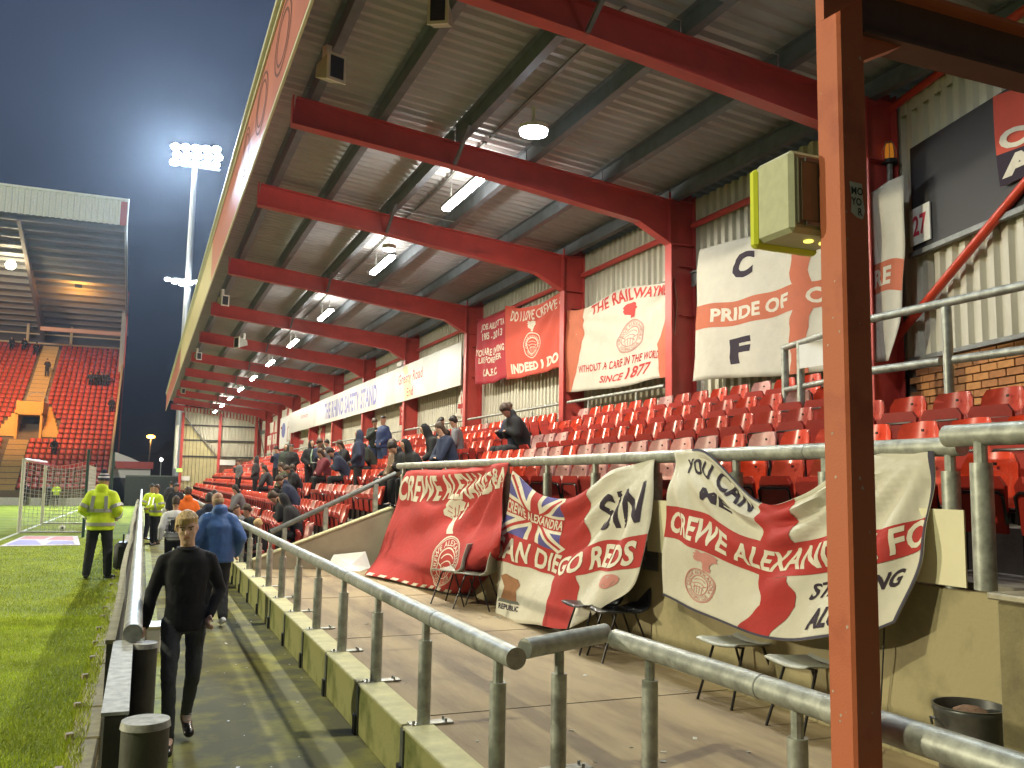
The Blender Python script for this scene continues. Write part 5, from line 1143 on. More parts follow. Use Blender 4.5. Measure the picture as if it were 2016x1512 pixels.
STAND = dict(hipL=(.095, 0, .93), hipR=(-.095, 0, .93), kneeL=(.10, -.01, .50), kneeR=(-.10, -.01, .50), ankL=(.11, .03, .08), ankR=(-.11, .03, .08), toeL=(.13, -.14, .035), toeR=(-.13, -.14, .035),
    waist=(0, .0, 1.06), chest=(0, .0, 1.30), neck=(0, .01, 1.49), head=(0, -.015, 1.655), shL=(.165, .01, 1.405), shR=(-.165, .01, 1.405), elL=(.24, .04, 1.15), elR=(-.24, .04, 1.15), wrL=(.25, -.04, .90), wrR=(-.25, -.04, .90))
def pose(**k): d = dict(STAND); d.update(k); return {a: Vector(b) for a, b in d.items()}
def lerp(a, b, t): return a + (b - a) * t
def hand(B, w, el, s_=1., curl=.5, palm_side=1):
    d = (w - el).normalized(); ax = d.orthogonal().normalized(); fwd = Vector((0, -1, 0)); ax = (fwd - d * fwd.dot(d)); ax = ax.normalized() if ax.length > .1 else d.orthogonal().normalized()
    side = d.cross(ax)
    B.seg(w - d * .02, w + d * .055, .025 * s_, .035 * s_, flat=.55, side=ax)
    for k in range(4):
        o = (k - 1.5) * .018; L = (.030, .036, .034, .027)[k]; b0 = w + d * .075 + ax * o
        b1 = b0 + (d * (1 - curl) + side * palm_side * curl * .8).normalized() * L; b2 = b1 + (d * (.5 - curl) + side * palm_side * .9).normalized() * L * .8
        B.seg(b0, b1, .0095, .009, 8); B.seg(b1, b2, .009, .008, 8)
    t0 = w + d * .02 + ax * .026; t1 = t0 + (d * .8 + ax * .6 + side * palm_side * .4).normalized() * .035; B.seg(t0, t1, .011, .0095, 8); B.seg(t1, t1 + (d + side * palm_side * .7).normalized() * .026, .0095, .008, 8)
def make_person(P, kit, voxel=.022, fat=1., hero=False, seated=False):
    """returns list of (part name, mesh, slot)"""
    out = []; sd = (P['shL'] - P['shR']).normalized(); n = P['neck']; h = P['head']; up = (h - n).normalized(); face = P.get('face', Vector((0, -1, 0)))
    face = (face - up * face.dot(up)).normalized(); hs = up.cross(face)
    hip = (P['hipL'] + P['hipR']) / 2
    # continuous body
    B = Body()
    ax, ay = hs, face
    def hr(dz, w, d_, f=0.): return [h + up * dz + face * (f + .0) + ax * (w * math.cos(t)) + ay * (d_ * math.sin(t)) for t in [2 * math.pi * k / 18 for k in range(18)]]
    B.loft([hr(-.115, .028, .026, .055), hr(-.105, .044, .048, .035), hr(-.07, .060, .075, .012), hr(-.03, .068, .088, .004), hr(.02, .074, .094, 0), hr(.06, .074, .094, -.004), hr(.09, .064, .082, -.008), hr(.112, .040, .055, -.01), hr(.122, .012, .016, -.01)])
    B.seg(n - up * .05, h - up * .06, .056, .054)
    if hero or voxel < .02:
        B.seg(h + face * .092 + up * .02, h + face * .108 - up * .018, .008, .014, 8)   # nose
        for s_ in (-1, 1):
            B.ball(h + hs * s_ * .074 - up * .005 - face * .008, .026, (.45, .7, 1.1)); B.seg(h + hs * s_ * .018 + face * .082 + up * .036, h + hs * s_ * .048 + face * .070 + up * .034, .011, .010, 8)
            B.ball(h + hs * s_ * .040 + face * .058 - up * .015, .019)
        B.seg(h + face * .086 - up * .052 + hs * .018, h + face * .086 - up * .052 - hs * .018, .0075, .0075, 8); B.ball(h + face * .070 - up * .095, .022)
    B.torso([(hip - Vector((0, 0, .06)), .115, .08), (P['waist'], .12, .085), (P['chest'], .155, .10), (lerp(P['chest'], n, .6), .15, .085), (n, .06, .055)], sd)
    for s_ in 'LR':
        B.seg(P['sh' + s_], P['el' + s_], .040, .034); B.seg(P['el' + s_], P['wr' + s_], .034, .025)
        hand(B, P['wr' + s_], P['el' + s_], curl=.6, palm_side=1 if s_ == 'R' else -1)
        B.seg(P['hip' + s_], P['knee' + s_], .062, .042); B.seg(P['knee' + s_], P['ank' + s_], .040, .028); B.seg(P['ank' + s_], P['toe' + s_], .035, .028)
    out.append(('body', B.out('body', min(voxel, .0075) if hero else voxel, SKIN, 2), 'skin'))
    # top
    T = Body(); k = kit; bulk = k.get('bulk', .018); L = k.get('len', 1.)
    low = hip + (hip - P['waist']) * (.35 * L)
    F = fat
    T.torso([(low, (.150 + bulk) * F, (.105 + bulk) * F), (hip, (.152 + bulk) * F, (.108 + bulk) * F), (P['waist'], (.142 + bulk) * F, (.100 + bulk) * F), (lerp(P['waist'], P['chest'], .6), (.155 + bulk) * F, (.108 + bulk) * F), (P['chest'], (.170 + bulk) * F, (.112 + bulk) * F), (lerp(P['chest'], n, .45), (.165 + bulk), .100 + bulk), (lerp(P['chest'], n, .78), .115 + bulk, .080 + bulk), (n + up * .012, .062 + bulk * .5, .060 + bulk * .5)], sd)
    for s_ in 'LR':
        e = P['el' + s_]; T.seg(P['sh' + s_] - Vector((0, 0, .012)), e, .052 + bulk, .044 + bulk); T.seg(e, lerp(e, P['wr' + s_], .97), .044 + bulk, .030 + bulk * .8)
    for s_ in 'LR': T.seg(n - up * .045, P['sh' + s_] - Vector((0, 0, .004)), .052 + bulk * .6, .050 + bulk)
    if k.get('hood'): T.torso([(n - up * .02 - face * .05, .10, .07), (n + up * .04 - face * .065, .105, .075), (n + up * .09 - face * .06, .085, .06)], hs); T.seg(n + face * .02 + hs * .07, n + up * .04 - face * .05 + hs * .06, .03, .04); T.seg(n + face * .02 - hs * .07, n + up * .04 - face * .05 - hs * .06, .03, .04)
    if k.get('hoodup'): T.torso([(n - face * .01, .09, .09), (h - up * .05 - face * .025, .10, .105), (h + up * .03 - face * .028, .10, .105), (h + up * .11 - face * .02, .07, .08), (h + up * .142 - face * .01, .02, .02)], hs)
    out.append((k.get('top', 'jacket'), T.out('top', max(.011, voxel * .8) if hero else voxel, SKIN, 3, (.014, .09) if voxel < .02 else None), 'top'))
    # trousers
    Q = Body(); r = .026 if k.get('loose') else (.002 if k.get('slim') else .012)
    Q.torso([(hip - Vector((0, 0, .09)), .125 * F, .095 * F), (hip, .150 * F, .108 * F), (lerp(hip, P['waist'], .5), .142 * F, .102 * F)], sd)
    for s_ in 'LR':
        a = P['ank' + s_] + (P['knee' + s_] - P['ank' + s_]) * .06
        Q.seg(P['hip' + s_] + Vector((0, 0, -.02)), P['knee' + s_], .082 + r, .056 + r); Q.seg(P['knee' + s_], a, .056 + r, .042 + r)
    out.append(('trousers', Q.out('trousers', max(.011, voxel * .8) if hero else voxel, SKIN, 2, (.016, .05) if voxel < .02 else None), 'legs'))
    for s_ in 'LR':
        Z = Body(); a = P['ank' + s_]; t = P['toe' + s_]; d = (t - a); d.z = 0; d.normalize(); lo = Vector((0, 0, -.012)) if t.z < .06 else Vector((0, 0, 0))
        Z.seg(a - d * .045 + Vector((0, 0, -.025)), t + d * .045 + lo * .2, .043, .042, flat=.8, side=d.cross(Vector((0, 0, 1)))); Z.seg(a + Vector((0, 0, .05)), a - d * .01 - Vector((0, 0, .02)), .041, .044)
        out.append(('shoe', Z.out('shoe', max(.012, voxel * .6), SKIN, 1), 'shoe'))
    # hair / hat
    hk = k.get('hair', 'short'); e_ = .012 if voxel > .02 else .004
    if hk and not k.get('hoodup'):
        Hh = Body()
        if hk == 'short': Hh.torso([(h - up * .045 - face * .055, .058 + e_, .048 + e_), (h + up * .01 - face * .042, .074 + e_, .066 + e_), (h + up * .055 - face * .014, .077 + e_, .092 + e_), (h + up * .09 - face * .008, .072 + e_, .090 + e_), (h + up * .125 - face * .01, .045 + e_, .058 + e_), (h + up * (.138 + e_), .015, .015)], hs)
        if hk == 'bald': Hh.torso([(h - up * .04 - face * .055, .060, .045), (h + up * .01 - face * .045, .077, .060), (h + up * .035 - face * .05, .070, .052)], hs)
        if hk == 'long': Hh.torso([(n + up * .0 - face * .06, .085, .05), (h - up * .03 - face * .05, .090, .065), (h + up * .06 - face * .018, .083 + e_, .098 + e_), (h + up * .115 - face * .01, .058 + e_, .073 + e_), (h + up * (.14 + e_), .015, .015)], hs)
        if hk == 'fringe':
            Hh.torso([(h - up * .04 - face * .058, .062, .045), (h + up * .02 - face * .035, .080, .072), (h + up * .07 - face * .012, .082, .090), (h + up * .11 - face * .004, .066, .076), (h + up * .142, .022, .025)], hs)
            rg = random.Random(3)
            for q in range(20):
                a = R(-95 + 190 * q / 19); o_ = face * math.cos(a) * .088 + hs * math.sin(a) * .076
                p0 = h + hs * .01 + up * .128 + o_ * .25; p1 = h + o_ * .98 + up * (.098 - .012 * abs(math.sin(a))); p2 = h + o_ * 1.05 + up * ((.044 if abs(a) < 1.1 else .0) + .020 * math.sin(a + .8) - rg.uniform(0, .012)) - hs * .014
                Hh.seg(p0, p1, .012, .011, 6); Hh.seg(p1, p2, .011, .004, 6)
        if hk == 'cap': Hh.torso([(h + up * .045 - face * .01, .082, .098), (h + up * .09 - face * .01, .078, .092), (h + up * .125 - face * .01, .045, .055), (h + up * .135, .01, .01)], hs); Hh.seg(h + up * .05 + face * .09 + hs * .04, h + up * .05 + face * .09 - hs * .04, .03, .03, flat=.35, side=hs)
        out.append(('cap' if hk == 'cap' else 'hair', Hh.out('hair', .0065 if hk == 'fringe' else (.012 if voxel < .02 else voxel * .7), SKIN, 1), 'hair'))
    return out
def place(parts, loc, rz, label, cols, group=None, scale=1.):
    t = empty('person', loc, label, 'person', group, rz); t.scale = (scale,) * 3; ob = {}
    for nm, me, slot in parts:
        o = link(nm, me, t); o.material_slots[0].link = 'OBJECT'; o.material_slots[0].material = cols.get(slot, SKIN); ob.setdefault(nm, []).append(o)
    return t, ob
def cloth(name, c, rough=.85, **k): return mat(name, c, rough, var=k.pop('var', .12), scale=k.pop('scale', 9), **k)
NAVY = cloth('navy_cloth', (.02, .028, .06)); BLK = cloth('black_cloth', (.012, .012, .014)); CHAR = cloth('charcoal_cloth', (.035, .035, .04)); DGRN = cloth('dark_green_cloth', (.03, .04, .03)); GREYC = cloth('grey_cloth', (.14, .14, .15)); BLUEJ = cloth('royal_blue_cloth', (.035, .085, .24)); JEAN = cloth('denim', (.05, .08, .16)); WSH = cloth('white_trainer', (.65, .66, .68)); ORG = cloth('orange_cloth', (.85, .16, .01)); HIV = cloth('fluorescent_yellow_cloth', (.62, .80, .015), .7, bump=.15, bscale=20)
BLKL = mat('black_leather', (.015, .013, .012), .25, var=.1); HBR = mat('brown_hair', (.06, .035, .02), .6, var=.3, scale=50); HBL = mat('blond_hair', (.58, .40, .18), .6, var=.55, scale=90, stretch=(1, .5, .12), bump=1.0, bscale=160); HDK = mat('dark_hair', (.02, .014, .010), .6, var=.3, scale=50); HGN = mat('thin_fair_hair', (.40, .27, .15), .7, var=.2); REFL = mat('reflective_band', (.42, .43, .42), .35, .3); WCL = cloth('white_cloth', (.68, .68, .70)); SWT = cloth('black_knit', (.014, .013, .015), .9, bump=.4, bscale=260)

# the young man in black walking towards the camera
P = pose(hipL=(.09, .01, .93), hipR=(-.09, -.01, .93), kneeR=(-.095, -.15, .52), ankR=(-.075, -.20, .085), toeR=(-.085, -.36, .045), kneeL=(.085, -.02, .51), ankL=(.065, .24, .16), toeL=(.08, .11, .055),
    waist=(0, -.01, 1.08), chest=(.0, -.025, 1.31), neck=(-.005, -.035, 1.495), head=(-.018, -.07, 1.645), shL=(.168, .0, 1.40), shR=(-.168, -.02, 1.395), elR=(-.245, .05, 1.14), wrR=(-.285, -.02, .895), elL=(.262, .09, 1.16), wrL=(.190, -.035, .965), face=(-.08, -1, -.12))
hero = make_person(P, dict(top='jumper', bulk=.009, len=1.35, hair='fringe', slim=1), .016, hero=True, fat=.97)
t, ob = place(hero, (.365, 7.55, 0), R(0), 'young blond man in black jumper and dark jeans walking towards the camera', dict(skin=mat('pale_skin', (.66, .42, .31), .5, var=.06), top=SWT, legs=cloth('dark_jeans', (.050, .055, .062), .8, bump=.3, bscale=90), shoe=BLKL, hair=HBL))
h = P['head']; up = (h - P['neck']).normalized(); fc = P['face'].normalized(); fc = (fc - up * fc.dot(up)).normalized(); hs = up.cross(fc)
for s_ in (-1, 1):
    MB().sphere(tuple(h + hs * s_ * .031 + fc * .079 + up * .014), .0125, 10, 6, sc=(1.15, .8, .62)).build('eye', mat('eye_white', (.50, .45, .42), .3), t, smooth=True)
    MB().sphere(tuple(h + hs * s_ * .031 + fc * .0875 + up * .013), .0062, 8, 5, sc=(1, .6, 1)).build('pupil', mat('dark_iris', (.03, .03, .035), .2), t, smooth=True)
    m = MB().bar(tuple(h + hs * s_ * .014 + fc * .096 + up * .031), tuple(h + hs * s_ * .052 + fc * .083 + up * .034), .006, .008, tuple(up)); m.build('eyebrow', mat('fair_brow', (.20, .11, .05), .8), t)
m = MB().bar(tuple(h + fc * .094 - up * .051 + hs * .022), tuple(h + fc * .094 - up * .051 - hs * .022), .006, .009, tuple(up)); m.build('lips', mat('lip_skin', (.50, .19, .15), .45), t)
MB().tube([P['neck'] + Vector((.075 * math.cos(a), -.004 + .072 * math.sin(a), -.004 - .012 * (math.sin(a) < 0) * abs(math.sin(a)))) for a in [2 * math.pi * k / 24 for k in range(25)]], .010, 8).build('collar_rib', SWT, t, smooth=True)
for k in range(4): MB().bar(tuple(P['ankL'] + Vector((-.02, -.05 - .02 * k, .01 - .012 * k))), tuple(P['ankL'] + Vector((.045, -.055 - .02 * k, .01 - .012 * k))), .006, .006).build('shoelace', WSH, t)

# man in blue hooded jacket walking away
P = pose(kneeL=(.11, -.06, .50), ankL=(.13, -.10, .09), toeL=(.15, -.27, .04), kneeR=(-.09, -.02, .51), ankR=(-.10, .22, .13), toeR=(-.10, .07, .05), chest=(0, -.02, 1.31), neck=(0, -.03, 1.50), head=(.02, -.06, 1.65), elL=(.29, .05, 1.17), wrL=(.25, -.10, .96), elR=(-.29, .06, 1.17), wrR=(-.26, -.08, .95), face=(.25, -1, -.1))
bl = make_person(P, dict(bulk=.045, len=2.0, hood=1, hair='bald', loose=1), .016, fat=1.16)
t, ob = place(bl, (1.02, 13.2, 0), R(180), 'stout fair haired man in blue hooded jacket walking away, seen from behind', dict(top=mat('blue_jacket_shell', (.045, .12, .33), .55, var=.15, scale=5, bump=.3, bscale=14), legs=BLK, shoe=WSH, hair=HGN), scale=1.03)
# stewards
def bands(t, P, F, bulk, zs, back=True):
    hip = (P['hipL'] + P['hipR']) / 2; sd = (P['shL'] - P['shR']).normalized()
    for z in zs:
        B = Body(); tt = (z - hip.z) / (P['chest'].z - hip.z); c = lerp(hip, P['chest'], tt); w = .150 + bulk + (.020) * max(0, tt); d_ = .106 + bulk + .006 * max(0, tt)
        B.torso([(c - Vector((0, 0, .028)), w * F + .008, d_ * F + .008), (c + Vector((0, 0, .028)), w * F + .008, d_ * F + .008)], sd, 28); B.m.build('reflective_band', REFL, t, smooth=False)
    for s_ in 'LR':
        e = P['el' + s_]; a = P['sh' + s_]
        c = lerp(a, e, .8); d = (e - a).normalized(); MB().tube([c - d * .028, c + d * .028], .062 + bulk, 16).build('reflective_band', REFL, t)
        c = lerp(e, P['wr' + s_], .6); d = (P['wr' + s_] - e).normalized(); MB().tube([c - d * .028, c + d * .028], .050 + bulk, 16).build('reflective_band', REFL, t)
        sg_ = 1 if s_ == 'L' else -1
        for y_ in (.118, -.118):
            m = MB(); z0 = P['chest'].z - .02; m.bar((sg_ * .115, y_ * F + (.0 if y_ > 0 else 0) + math.copysign(bulk, y_), z0 - .10), (sg_ * .10, (y_ * .72 * F) + math.copysign(bulk, y_), z0 + .125), .055, .012, (0, 1, 0)); m.build('reflective_band', REFL, t)
P = pose(ankL=(.17, .03, .08), toeL=(.21, -.12, .035), ankR=(-.17, .03, .08), toeR=(-.21, -.12, .035), kneeL=(.14, -.01, .50), kneeR=(-.14, -.01, .5), elL=(.27, .06, 1.18), wrL=(.20, -.16, 1.05), elR=(-.27, .06, 1.18), wrR=(-.20, -.16, 1.05), head=(.0, -.03, 1.64))
stw = make_person(P, dict(bulk=.05, len=2.2, hood=1, hair='bald', loose=1), .017, fat=1.12)
t, ob = place(stw, (-.66, 18.0, .16), R(168), 'steward in yellow reflective jacket and striped bobble hat standing on the grass edge', dict(top=HIV, legs=BLK, shoe=BLKL, hair=HGN), scale=1.07)
bands(t, P, 1.12, .052, (.93, 1.16)); h = P['head']
ht = MB()
for k, (z, r_) in enumerate(((.035, .096), (.06, .098), (.085, .096), (.11, .088), (.133, .070))): MB().tube([h + Vector((0, .005, z - .014)), h + Vector((0, .005, z + .014))], r_, 18, r2=r_ * .94).build('hat_stripe', (WCL if k % 2 == 0 else NAVY) if k else CHAR, t, smooth=False)
MB().sphere(tuple(h + Vector((0, .005, .178))), .045, 10, 7).build('hat_bobble', NAVY, t, smooth=True)
kn = empty('person', (-.25, 19.3, .16), 'x', 'person'); bpy.data.objects.remove(kn)
P = pose(elL=(.26, .02, 1.17), wrL=(.10, -.20, 1.12), elR=(-.26, .02, 1.17), wrR=(-.12, -.20, 1.10), ankL=(.13, .03, .08), ankR=(-.13, .03, .08))
st2 = make_person(P, dict(bulk=.045, len=1.6, hair='short', loose=1), .02, fat=1.1)
t, ob = place(st2, (.42, 28.6, 0), R(-60), 'stocky steward in short yellow reflective jacket with hands held in front', dict(top=HIV, legs=BLK, shoe=BLKL, hair=HBR)); bands(t, P, 1.1, .047, (1.0,))
t, ob = place(st2, (.30, 31.0, 0), R(40), 'second steward in yellow jacket half hidden behind the stocky one', dict(top=HIV, legs=BLK, shoe=BLKL, hair=HDK), scale=.99); bands(t, P, 1.1, .047, (1.0,))
t, ob = place(st2, (-6.1, 77.5, -.44), R(0), 'tiny distant steward in yellow jacket seen through the goal net', dict(top=HIV, legs=BLK, shoe=BLKL, hair=HDK))
# walkway people
P = pose(elL=(.25, .07, 1.16), wrL=(.27, -.02, .92), elR=(-.25, .05, 1.16), wrR=(-.27, -.06, .92), kneeL=(.10, -.08, .50), ankL=(.11, -.14, .09), toeL=(.12, -.3, .04), kneeR=(-.1, .0, .51), ankR=(-.1, .2, .14), toeR=(-.1, .06, .05))
wk = make_person(P, dict(bulk=.025, len=1.0, hair='short'), .02)
t, ob = place(wk, (.62, 18.3, 0), R(178), 'boy in black quilted gilet over white sleeves walking away', dict(top=WCL, legs=BLK, shoe=WSH, hair=HBR), scale=.93)
B = Body(); Pn = P; B.torso([((0, 0, .86), .172, .128), ((0, 0, 1.06), .165, .125), ((0, 0, 1.30), .190, .138), ((0, .005, 1.40), .165, .118), ((0, .01, 1.49), .075, .07)], (1, 0, 0), 20); o = link('gilet', B.out('gilet', .02, DGRN, 2), t); o.data.materials.clear(); o.data.materials.append(CHAR)
for z in (.95, 1.03, 1.11, 1.19, 1.27, 1.35): MB().tube([((.182 + .012 * (z > 1.1)) * math.cos(a), (.136) * math.sin(a), z) for a in [2 * math.pi * k / 20 for k in range(21)]], .006, 5).build('quilting_seam', BLK, t)
wkh = make_person(P, dict(bulk=.035, len=1.3, hood=1, hair='short', loose=1), .022, fat=1.08)
place(wkh, (1.02, 22.6, 0), R(185), 'person in bright orange hooded top walking away along the walkway', dict(top=ORG, legs=BLK, shoe=BLKL, hair=HBR), scale=1.0)
place(wkh, (1.18, 17.6, 0), R(180), 'broad person in dark navy hooded coat directly ahead of the blue jacket', dict(top=NAVY, legs=BLK, shoe=BLKL, hair=HDK), scale=.97)
place(wkh, (1.45, 20.2, 0), R(170), 'person in charcoal coat walking beside the navy coat near the seats', dict(top=CHAR, legs=BLK, shoe=BLKL, hair=HDK), scale=.98)
place(wkh, (1.1, 33, 0), R(5), 'small dark figure standing farther along the walkway by the end wall', dict(top=BLK, legs=BLK, shoe=BLKL, hair=HDK))
place(wk, (1.3, 46, 0), R(185), 'distant dark figure with white stripe standing against the yellow end sheets', dict(top=CHAR, legs=BLK, shoe=BLKL, hair=HDK))
# player partly outside the frame
place(wk, (-5.55, 33.2, pitch_z(33)), R(-90), 'footballer in white kit at the left edge of the picture by the goal line', dict(top=WCL, legs=NAVY, shoe=WSH, hair=HBR))

# ---- spectators: seated and standing variants
def seatP(lean=.12, hx=0., arms='lap', spread=.11, hd=0.):
    y0 = .02; ch = (hx * .3, y0 - lean * .6, .97); nk = (hx * .6, y0 - lean * 1.0, 1.15); hd_ = (hx, y0 - lean * 1.25 - .03, 1.30 - hd)
    d = dict(hipL=(.09, y0, .56), hipR=(-.09, y0, .56), kneeL=(spread, -.44, .55), kneeR=(-spread, -.42, .55), ankL=(spread + .01, -.42, .09), ankR=(-spread - .01, -.38, .09), toeL=(spread + .02, -.58, .045), toeR=(-spread - .02, -.54, .045),
        waist=(0, y0 - lean * .1, .72), chest=ch, neck=nk, head=hd_, shL=(.165 + hx * .4, ch[1] - lean * .2, 1.07), shR=(-.165 + hx * .4, ch[1] - lean * .2, 1.07))
    if arms == 'lap': d.update(elL=(.25, ch[1] - .05, .80), elR=(-.25, ch[1] - .05, .80), wrL=(.10, -.36, .70), wrR=(-.10, -.34, .70))
    if arms == 'phone': d.update(elL=(.22, ch[1] - .08, .82), elR=(-.22, ch[1] - .08, .82), wrL=(.05, -.38, .88), wrR=(-.05, -.38, .88))
    if arms == 'chin': d.update(elL=(.16, -.36, .68), elR=(-.18, -.34, .66), wrL=(.05, nk[1] - .14, 1.06), wrR=(.02, -.40, .70))
    d['face'] = (hx * 2, -1, -.25); return pose(**d)
SV = [make_person(seatP(.10), dict(bulk=.03, hair='short', loose=1), .027), make_person(seatP(.34, .05, 'phone', hd=.04), dict(bulk=.04, hair='short', hood=1, loose=1), .027, fat=1.08),
      make_person(seatP(.2, -.06, 'chin'), dict(bulk=.035, hair='long', loose=1), .027), make_person(seatP(.28, 0, 'lap'), dict(bulk=.045, hoodup=1, loose=1), .027, fat=1.08), make_person(seatP(.16, .08, 'phone'), dict(bulk=.03, hair='cap'), .027)]
P1 = pose(elL=(.25, .05, 1.15), wrL=(.14, -.12, 1.0), elR=(-.25, .05, 1.15), wrR=(-.14, -.12, 1.0)); P2 = pose(elL=(.26, .03, 1.16), wrL=(.22, -.08, .93), elR=(-.22, -.08, 1.18), wrR=(-.06, -.20, 1.36), head=(-.02, -.05, 1.64))
VV = [make_person(P1, dict(bulk=.045, len=2.0, hair='cap', loose=1), .027, fat=1.15), make_person(P2, dict(bulk=.03, len=1.4, hair='short', loose=1), .027), make_person(P1, dict(bulk=.045, len=1.8, hoodup=1, loose=1), .027, fat=1.08)]
UX = [(XR[i], stepz(i)) for i in range(5)]; LX = list(zip(XL, ZL))
def row(n): return (UX if n[0] == 'U' else LX)[int(n[1])]
def crowd_cols(c, hair=HDK, legs=BLK): return dict(top=c, legs=legs, shoe=BLKL, hair=hair)
CR = [  # row, y, variant kind, colour, hair, label
 ('U2', 14.92, 's', 1, BLK, HBR, 'seated person in black hooded jacket leaning forward beside the gangway, nearer of a pair'),
 ('U2', 15.38, 's', 4, NAVY, HBR, 'seated person bent over a phone, farther of the pair by the gangway'),
 ('U1', 17.0, 's', 2, NAVY, HBR, 'long haired person seated with hand at chin, nearest of the group under the pole flag'),
 ('U2', 18.6, 's', 0, GREYC, HDK, 'person in grey top seated in the middle of the group under the pole flag'),
 ('U2', 19.5, 's', 4, BLK, HDK, 'person in dark cap seated at the far end of the group under the pole flag'),
 ('U0', 16.95, 's', 3, BLK, HDK, 'hooded person in black seated in the front row, nearest of the row of friends'),
 ('U0', 17.5, 's', 1, BLK, HDK, 'person in black jacket leaning forward in the front row of friends'),
 ('U0', 18.05, 's', 2, mat('tan_cloth', (.20, .13, .08), .85), HBR, 'brown haired person in tan top seated in the front row of friends'),
 ('U0', 18.6, 's', 0, CHAR, HBR, 'last person at the far end of the front row of friends'),
 ('U1', 17.7, 's', 3, BLK, HDK, 'hooded person in black in the second row behind the friends'),
 ('U2', 24.7, 'v', 0, mat('dark_blue_coat', (.02, .04, .13), .7, var=.2), HDK, 'man in long dark blue coat and cap standing tall among the seats'),
 ('U2', 25.7, 'v', 1, DGRN, HBR, 'man in dark green top standing just behind the blue coated man'),
 ('U1', 23.6, 's', 1, DGRN, HBR, 'person in dark green jacket seated near the standing men'),
 ('U1', 25.0, 's', 0, CHAR, HDK, 'person in charcoal seated two places past the dark green jacket'),
 ('U0', 21.6, 'v', 2, NAVY, HDK, 'hooded person in navy coat standing in the front row by the middle crowd'),
 ('U1', 26.9, 's', 2, BLK, HBR, 'long haired person seated in black at the near side of the middle crowd'),
 
 
 ('U1', 29.9, 's', 2, GREYC, HBR, 'person with hand to chin in the middle crowd'),
 ('U2', 33.3, 's', 0, NAVY, HDK, 'person in navy seated behind the middle crowd'), 
 ('U0', 23.7, 's', 1, NAVY, HDK, 'person in navy jacket leaning forward in the front row by the middle crowd'), 
  ('U0', 26.2, 's', 2, mat('maroon_cloth', (.14, .02, .03), .85), HBR, 'long haired person at the far end of the front row of the middle crowd'),
 ('U0', 27.1, 'v', 1, NAVY, HBR, 'steward in navy with pale reflective back straps standing with back turned'),
 ('U0', 28.3, 'v', 2, BLK, HDK, 'tall person in black standing beside the strapped steward'),
 ('U0', 32.3, 'v', 0, BLK, HDK, 'standing man in black cap, right of three on the far terrace'), ('U0', 33.6, 'v', 2, DGRN, HDK, 'hooded standing man in dark green, middle of three on the far terrace'), ('U0', 35.9, 'v', 1, NAVY, HDK, 'standing person in navy, left of three on the far terrace'),
 ('L3', 36.9, 'v', 2, CHAR, HDK, 'broad standing person in charcoal before the far end banners'), ('L3', 43.7, 'v', 1, GREYC, HBR, 'standing person in grey near the end wall'),
 ('L3', 33.5, 's', 2, CHAR, HDK, 'person seated alone with legs stretched at the far lower rows'), ('L3', 27.0, 's', 1, BLK, HBR, 'person in black leaning forward at the near side of the lower cluster'), ('L3', 27.8, 's', 0, NAVY, HBR, 'person in navy seated in the lower cluster'),
  ('L3', 29.2, 's', 2, mat('olive_cloth', (.07, .075, .04), .85), HBR, 'person with hand at chin in the lower cluster'), ('L2', 23.1, 's', 1, NAVY, HBR, 'person in navy jacket in the row below the lower cluster'),
 ('L2', 23.9, 's', 4, CHAR, HDK, 'person in cap in the row below the lower cluster'), ('L1', 18.3, 's', 3, BLK, HDK, 'person in thick black coat with hood up seated near the handrail'), ('L1', 18.95, 's', 1, BLK, HBR, 'person in black jacket holding a phone beside the hooded coat near the handrail'),
 ('L0', 18.2, 's', 0, BLK, HBL, 'child with fair hair seated low near the handrail'), ('L0', 20.2, 's', 0, BLK, HBR, 'boy in black seated in the lowest row behind the blue jacket'), ('L0', 21.6, 's', 4, GREYC, HBR, 'person in flat cap seated low by the walkway'), ('L1', 29.1, 's', 2, GREYC, HDK, 'person in grey seated low beyond the blue jacket')]
pr2 = random.Random(5)
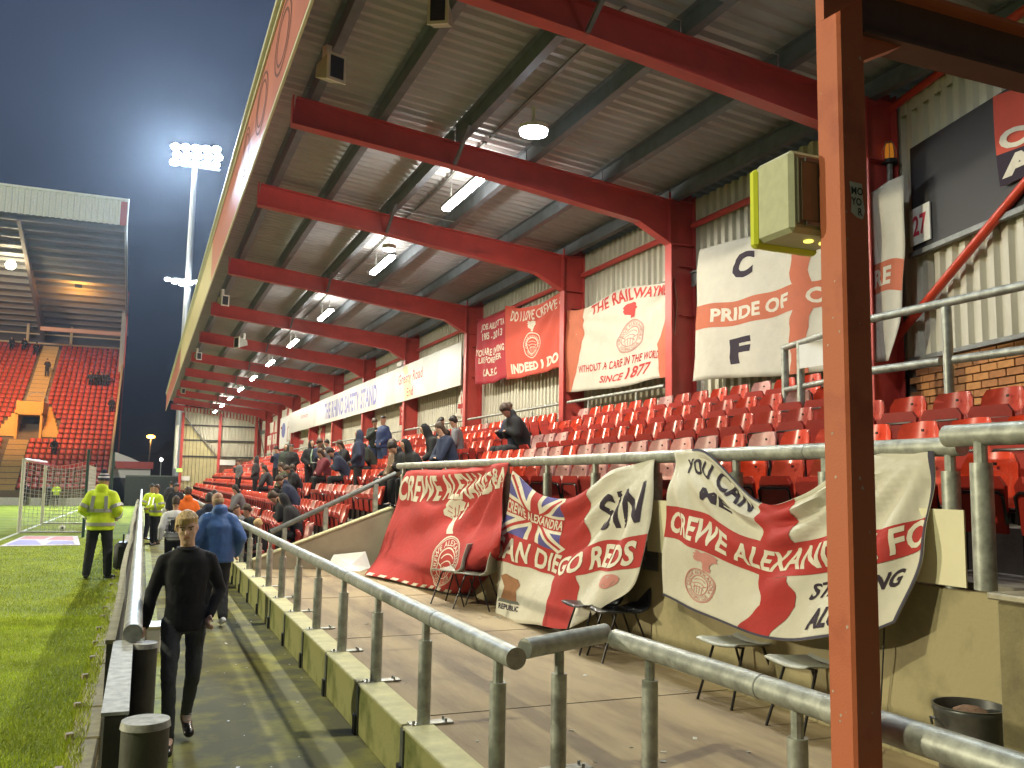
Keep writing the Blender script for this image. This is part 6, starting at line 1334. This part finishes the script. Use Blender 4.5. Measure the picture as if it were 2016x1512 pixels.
for r_, y, kd, v, c, hr_, lb in CR:
    x, z = row(r_)
    if kd == 's':
        t, ob = place((SV if kd == 's' else VV)[v], (x - .03, y, z - (.0)), R(-90) + pr2.uniform(-.35, .35), lb, crowd_cols(c, hr_), scale=pr2.uniform(.93, .99) * (.85 if 'child' in lb else 1))
    else:
        t, ob = place(VV[v], (x - .20, y, z), R(-90) + pr2.uniform(-.6, .6) + (R(115) if 'strapped' in lb or 'back turned' in lb else 0) + (R(70) if 'blue coated' in lb or 'three' in lb else 0), lb, crowd_cols(c, hr_, JEAN if 'blue' in lb else BLK), scale=pr2.uniform(.97, 1.02))
        if 'back turned' in lb:
            for sx in (-1, 1): MB().tube([(sx * .10, .155, 1.02), (sx * .15, .150, 1.22), (sx * .12, .12, 1.44)], .022, 6).build('strap', mat('pale_green_strap', (.45, .62, .45), .6), t)
            MB().tube([(.19 * math.cos(a), .145 * math.sin(a), 1.03) for a in [2 * math.pi * k / 20 for k in range(21)]], .018, 6).build('belt', WCL, t)
# people in the far main stand
for k, (x, row_, kd, lb) in enumerate(((-9.3, 22, 1, 'distant person walking on the main stand stairs'), (-5.3, 21, 0, 'leftmost of the distant dark group high in the main stand'), (-4.8, 21, 1, 'second of the distant dark group high in the main stand'), (-4.3, 21, 2, 'third of the distant dark group high in the main stand'), (-3.85, 21, 3, 'rightmost of the distant dark group high in the main stand'),
    (-3.1, 15, 3, 'distant person seated alone at the right end of the main stand'), (-7.1, 6, 3, 'distant dark person seated right of the lit entrance'), (-12.1, 29, 0, 'distant person in the back row at the left edge'), (-13.2, 29, 2, 'second distant person in the back row at the left edge'), (-10.9, 28, 1, 'distant person in the back row beside the stairs'))):
    y = 80 + row_ * .8
    if kd == 1 and x == -9.3: place(VV[1], (x, y + .2, rz_(y) + .1), R(0), lb, crowd_cols(BLK))
    else: place(SV[kd], (x, y + .35, rz_(y) - .25), R(0), lb, crowd_cols(BLK), scale=1.05)
for k, x in enumerate((-6.6, -7.0, -8.3)): place(VV[k % 3], (x, 78.2, -.45), R(20 * k), ('distant dark figure standing behind the advertising board, %s' % ('right of the steward', 'left of the steward', 'farthest left')[k]), crowd_cols(BLK))

# ------------------------------------------------------------------ night mist lit by the floodlights
hz = MB().box((-130, -60, -2.2), (60, 175, 40)).build('haze', [])
hm = bpy.data.materials.new('night_mist'); hm.use_nodes = True; nt = hm.node_tree; nt.nodes.clear()
mo = nt.nodes.new('ShaderNodeOutputMaterial'); pv = nt.nodes.new('ShaderNodeVolumePrincipled')
pv.inputs['Density'].default_value = .00022; pv.inputs['Color'].default_value = (.72, .84, 1, 1); pv.inputs['Anisotropy'].default_value = .7
nt.links.new(pv.outputs[0], mo.inputs['Volume']); hz.data.materials.append(hm); hz['kind'] = 'stuff'
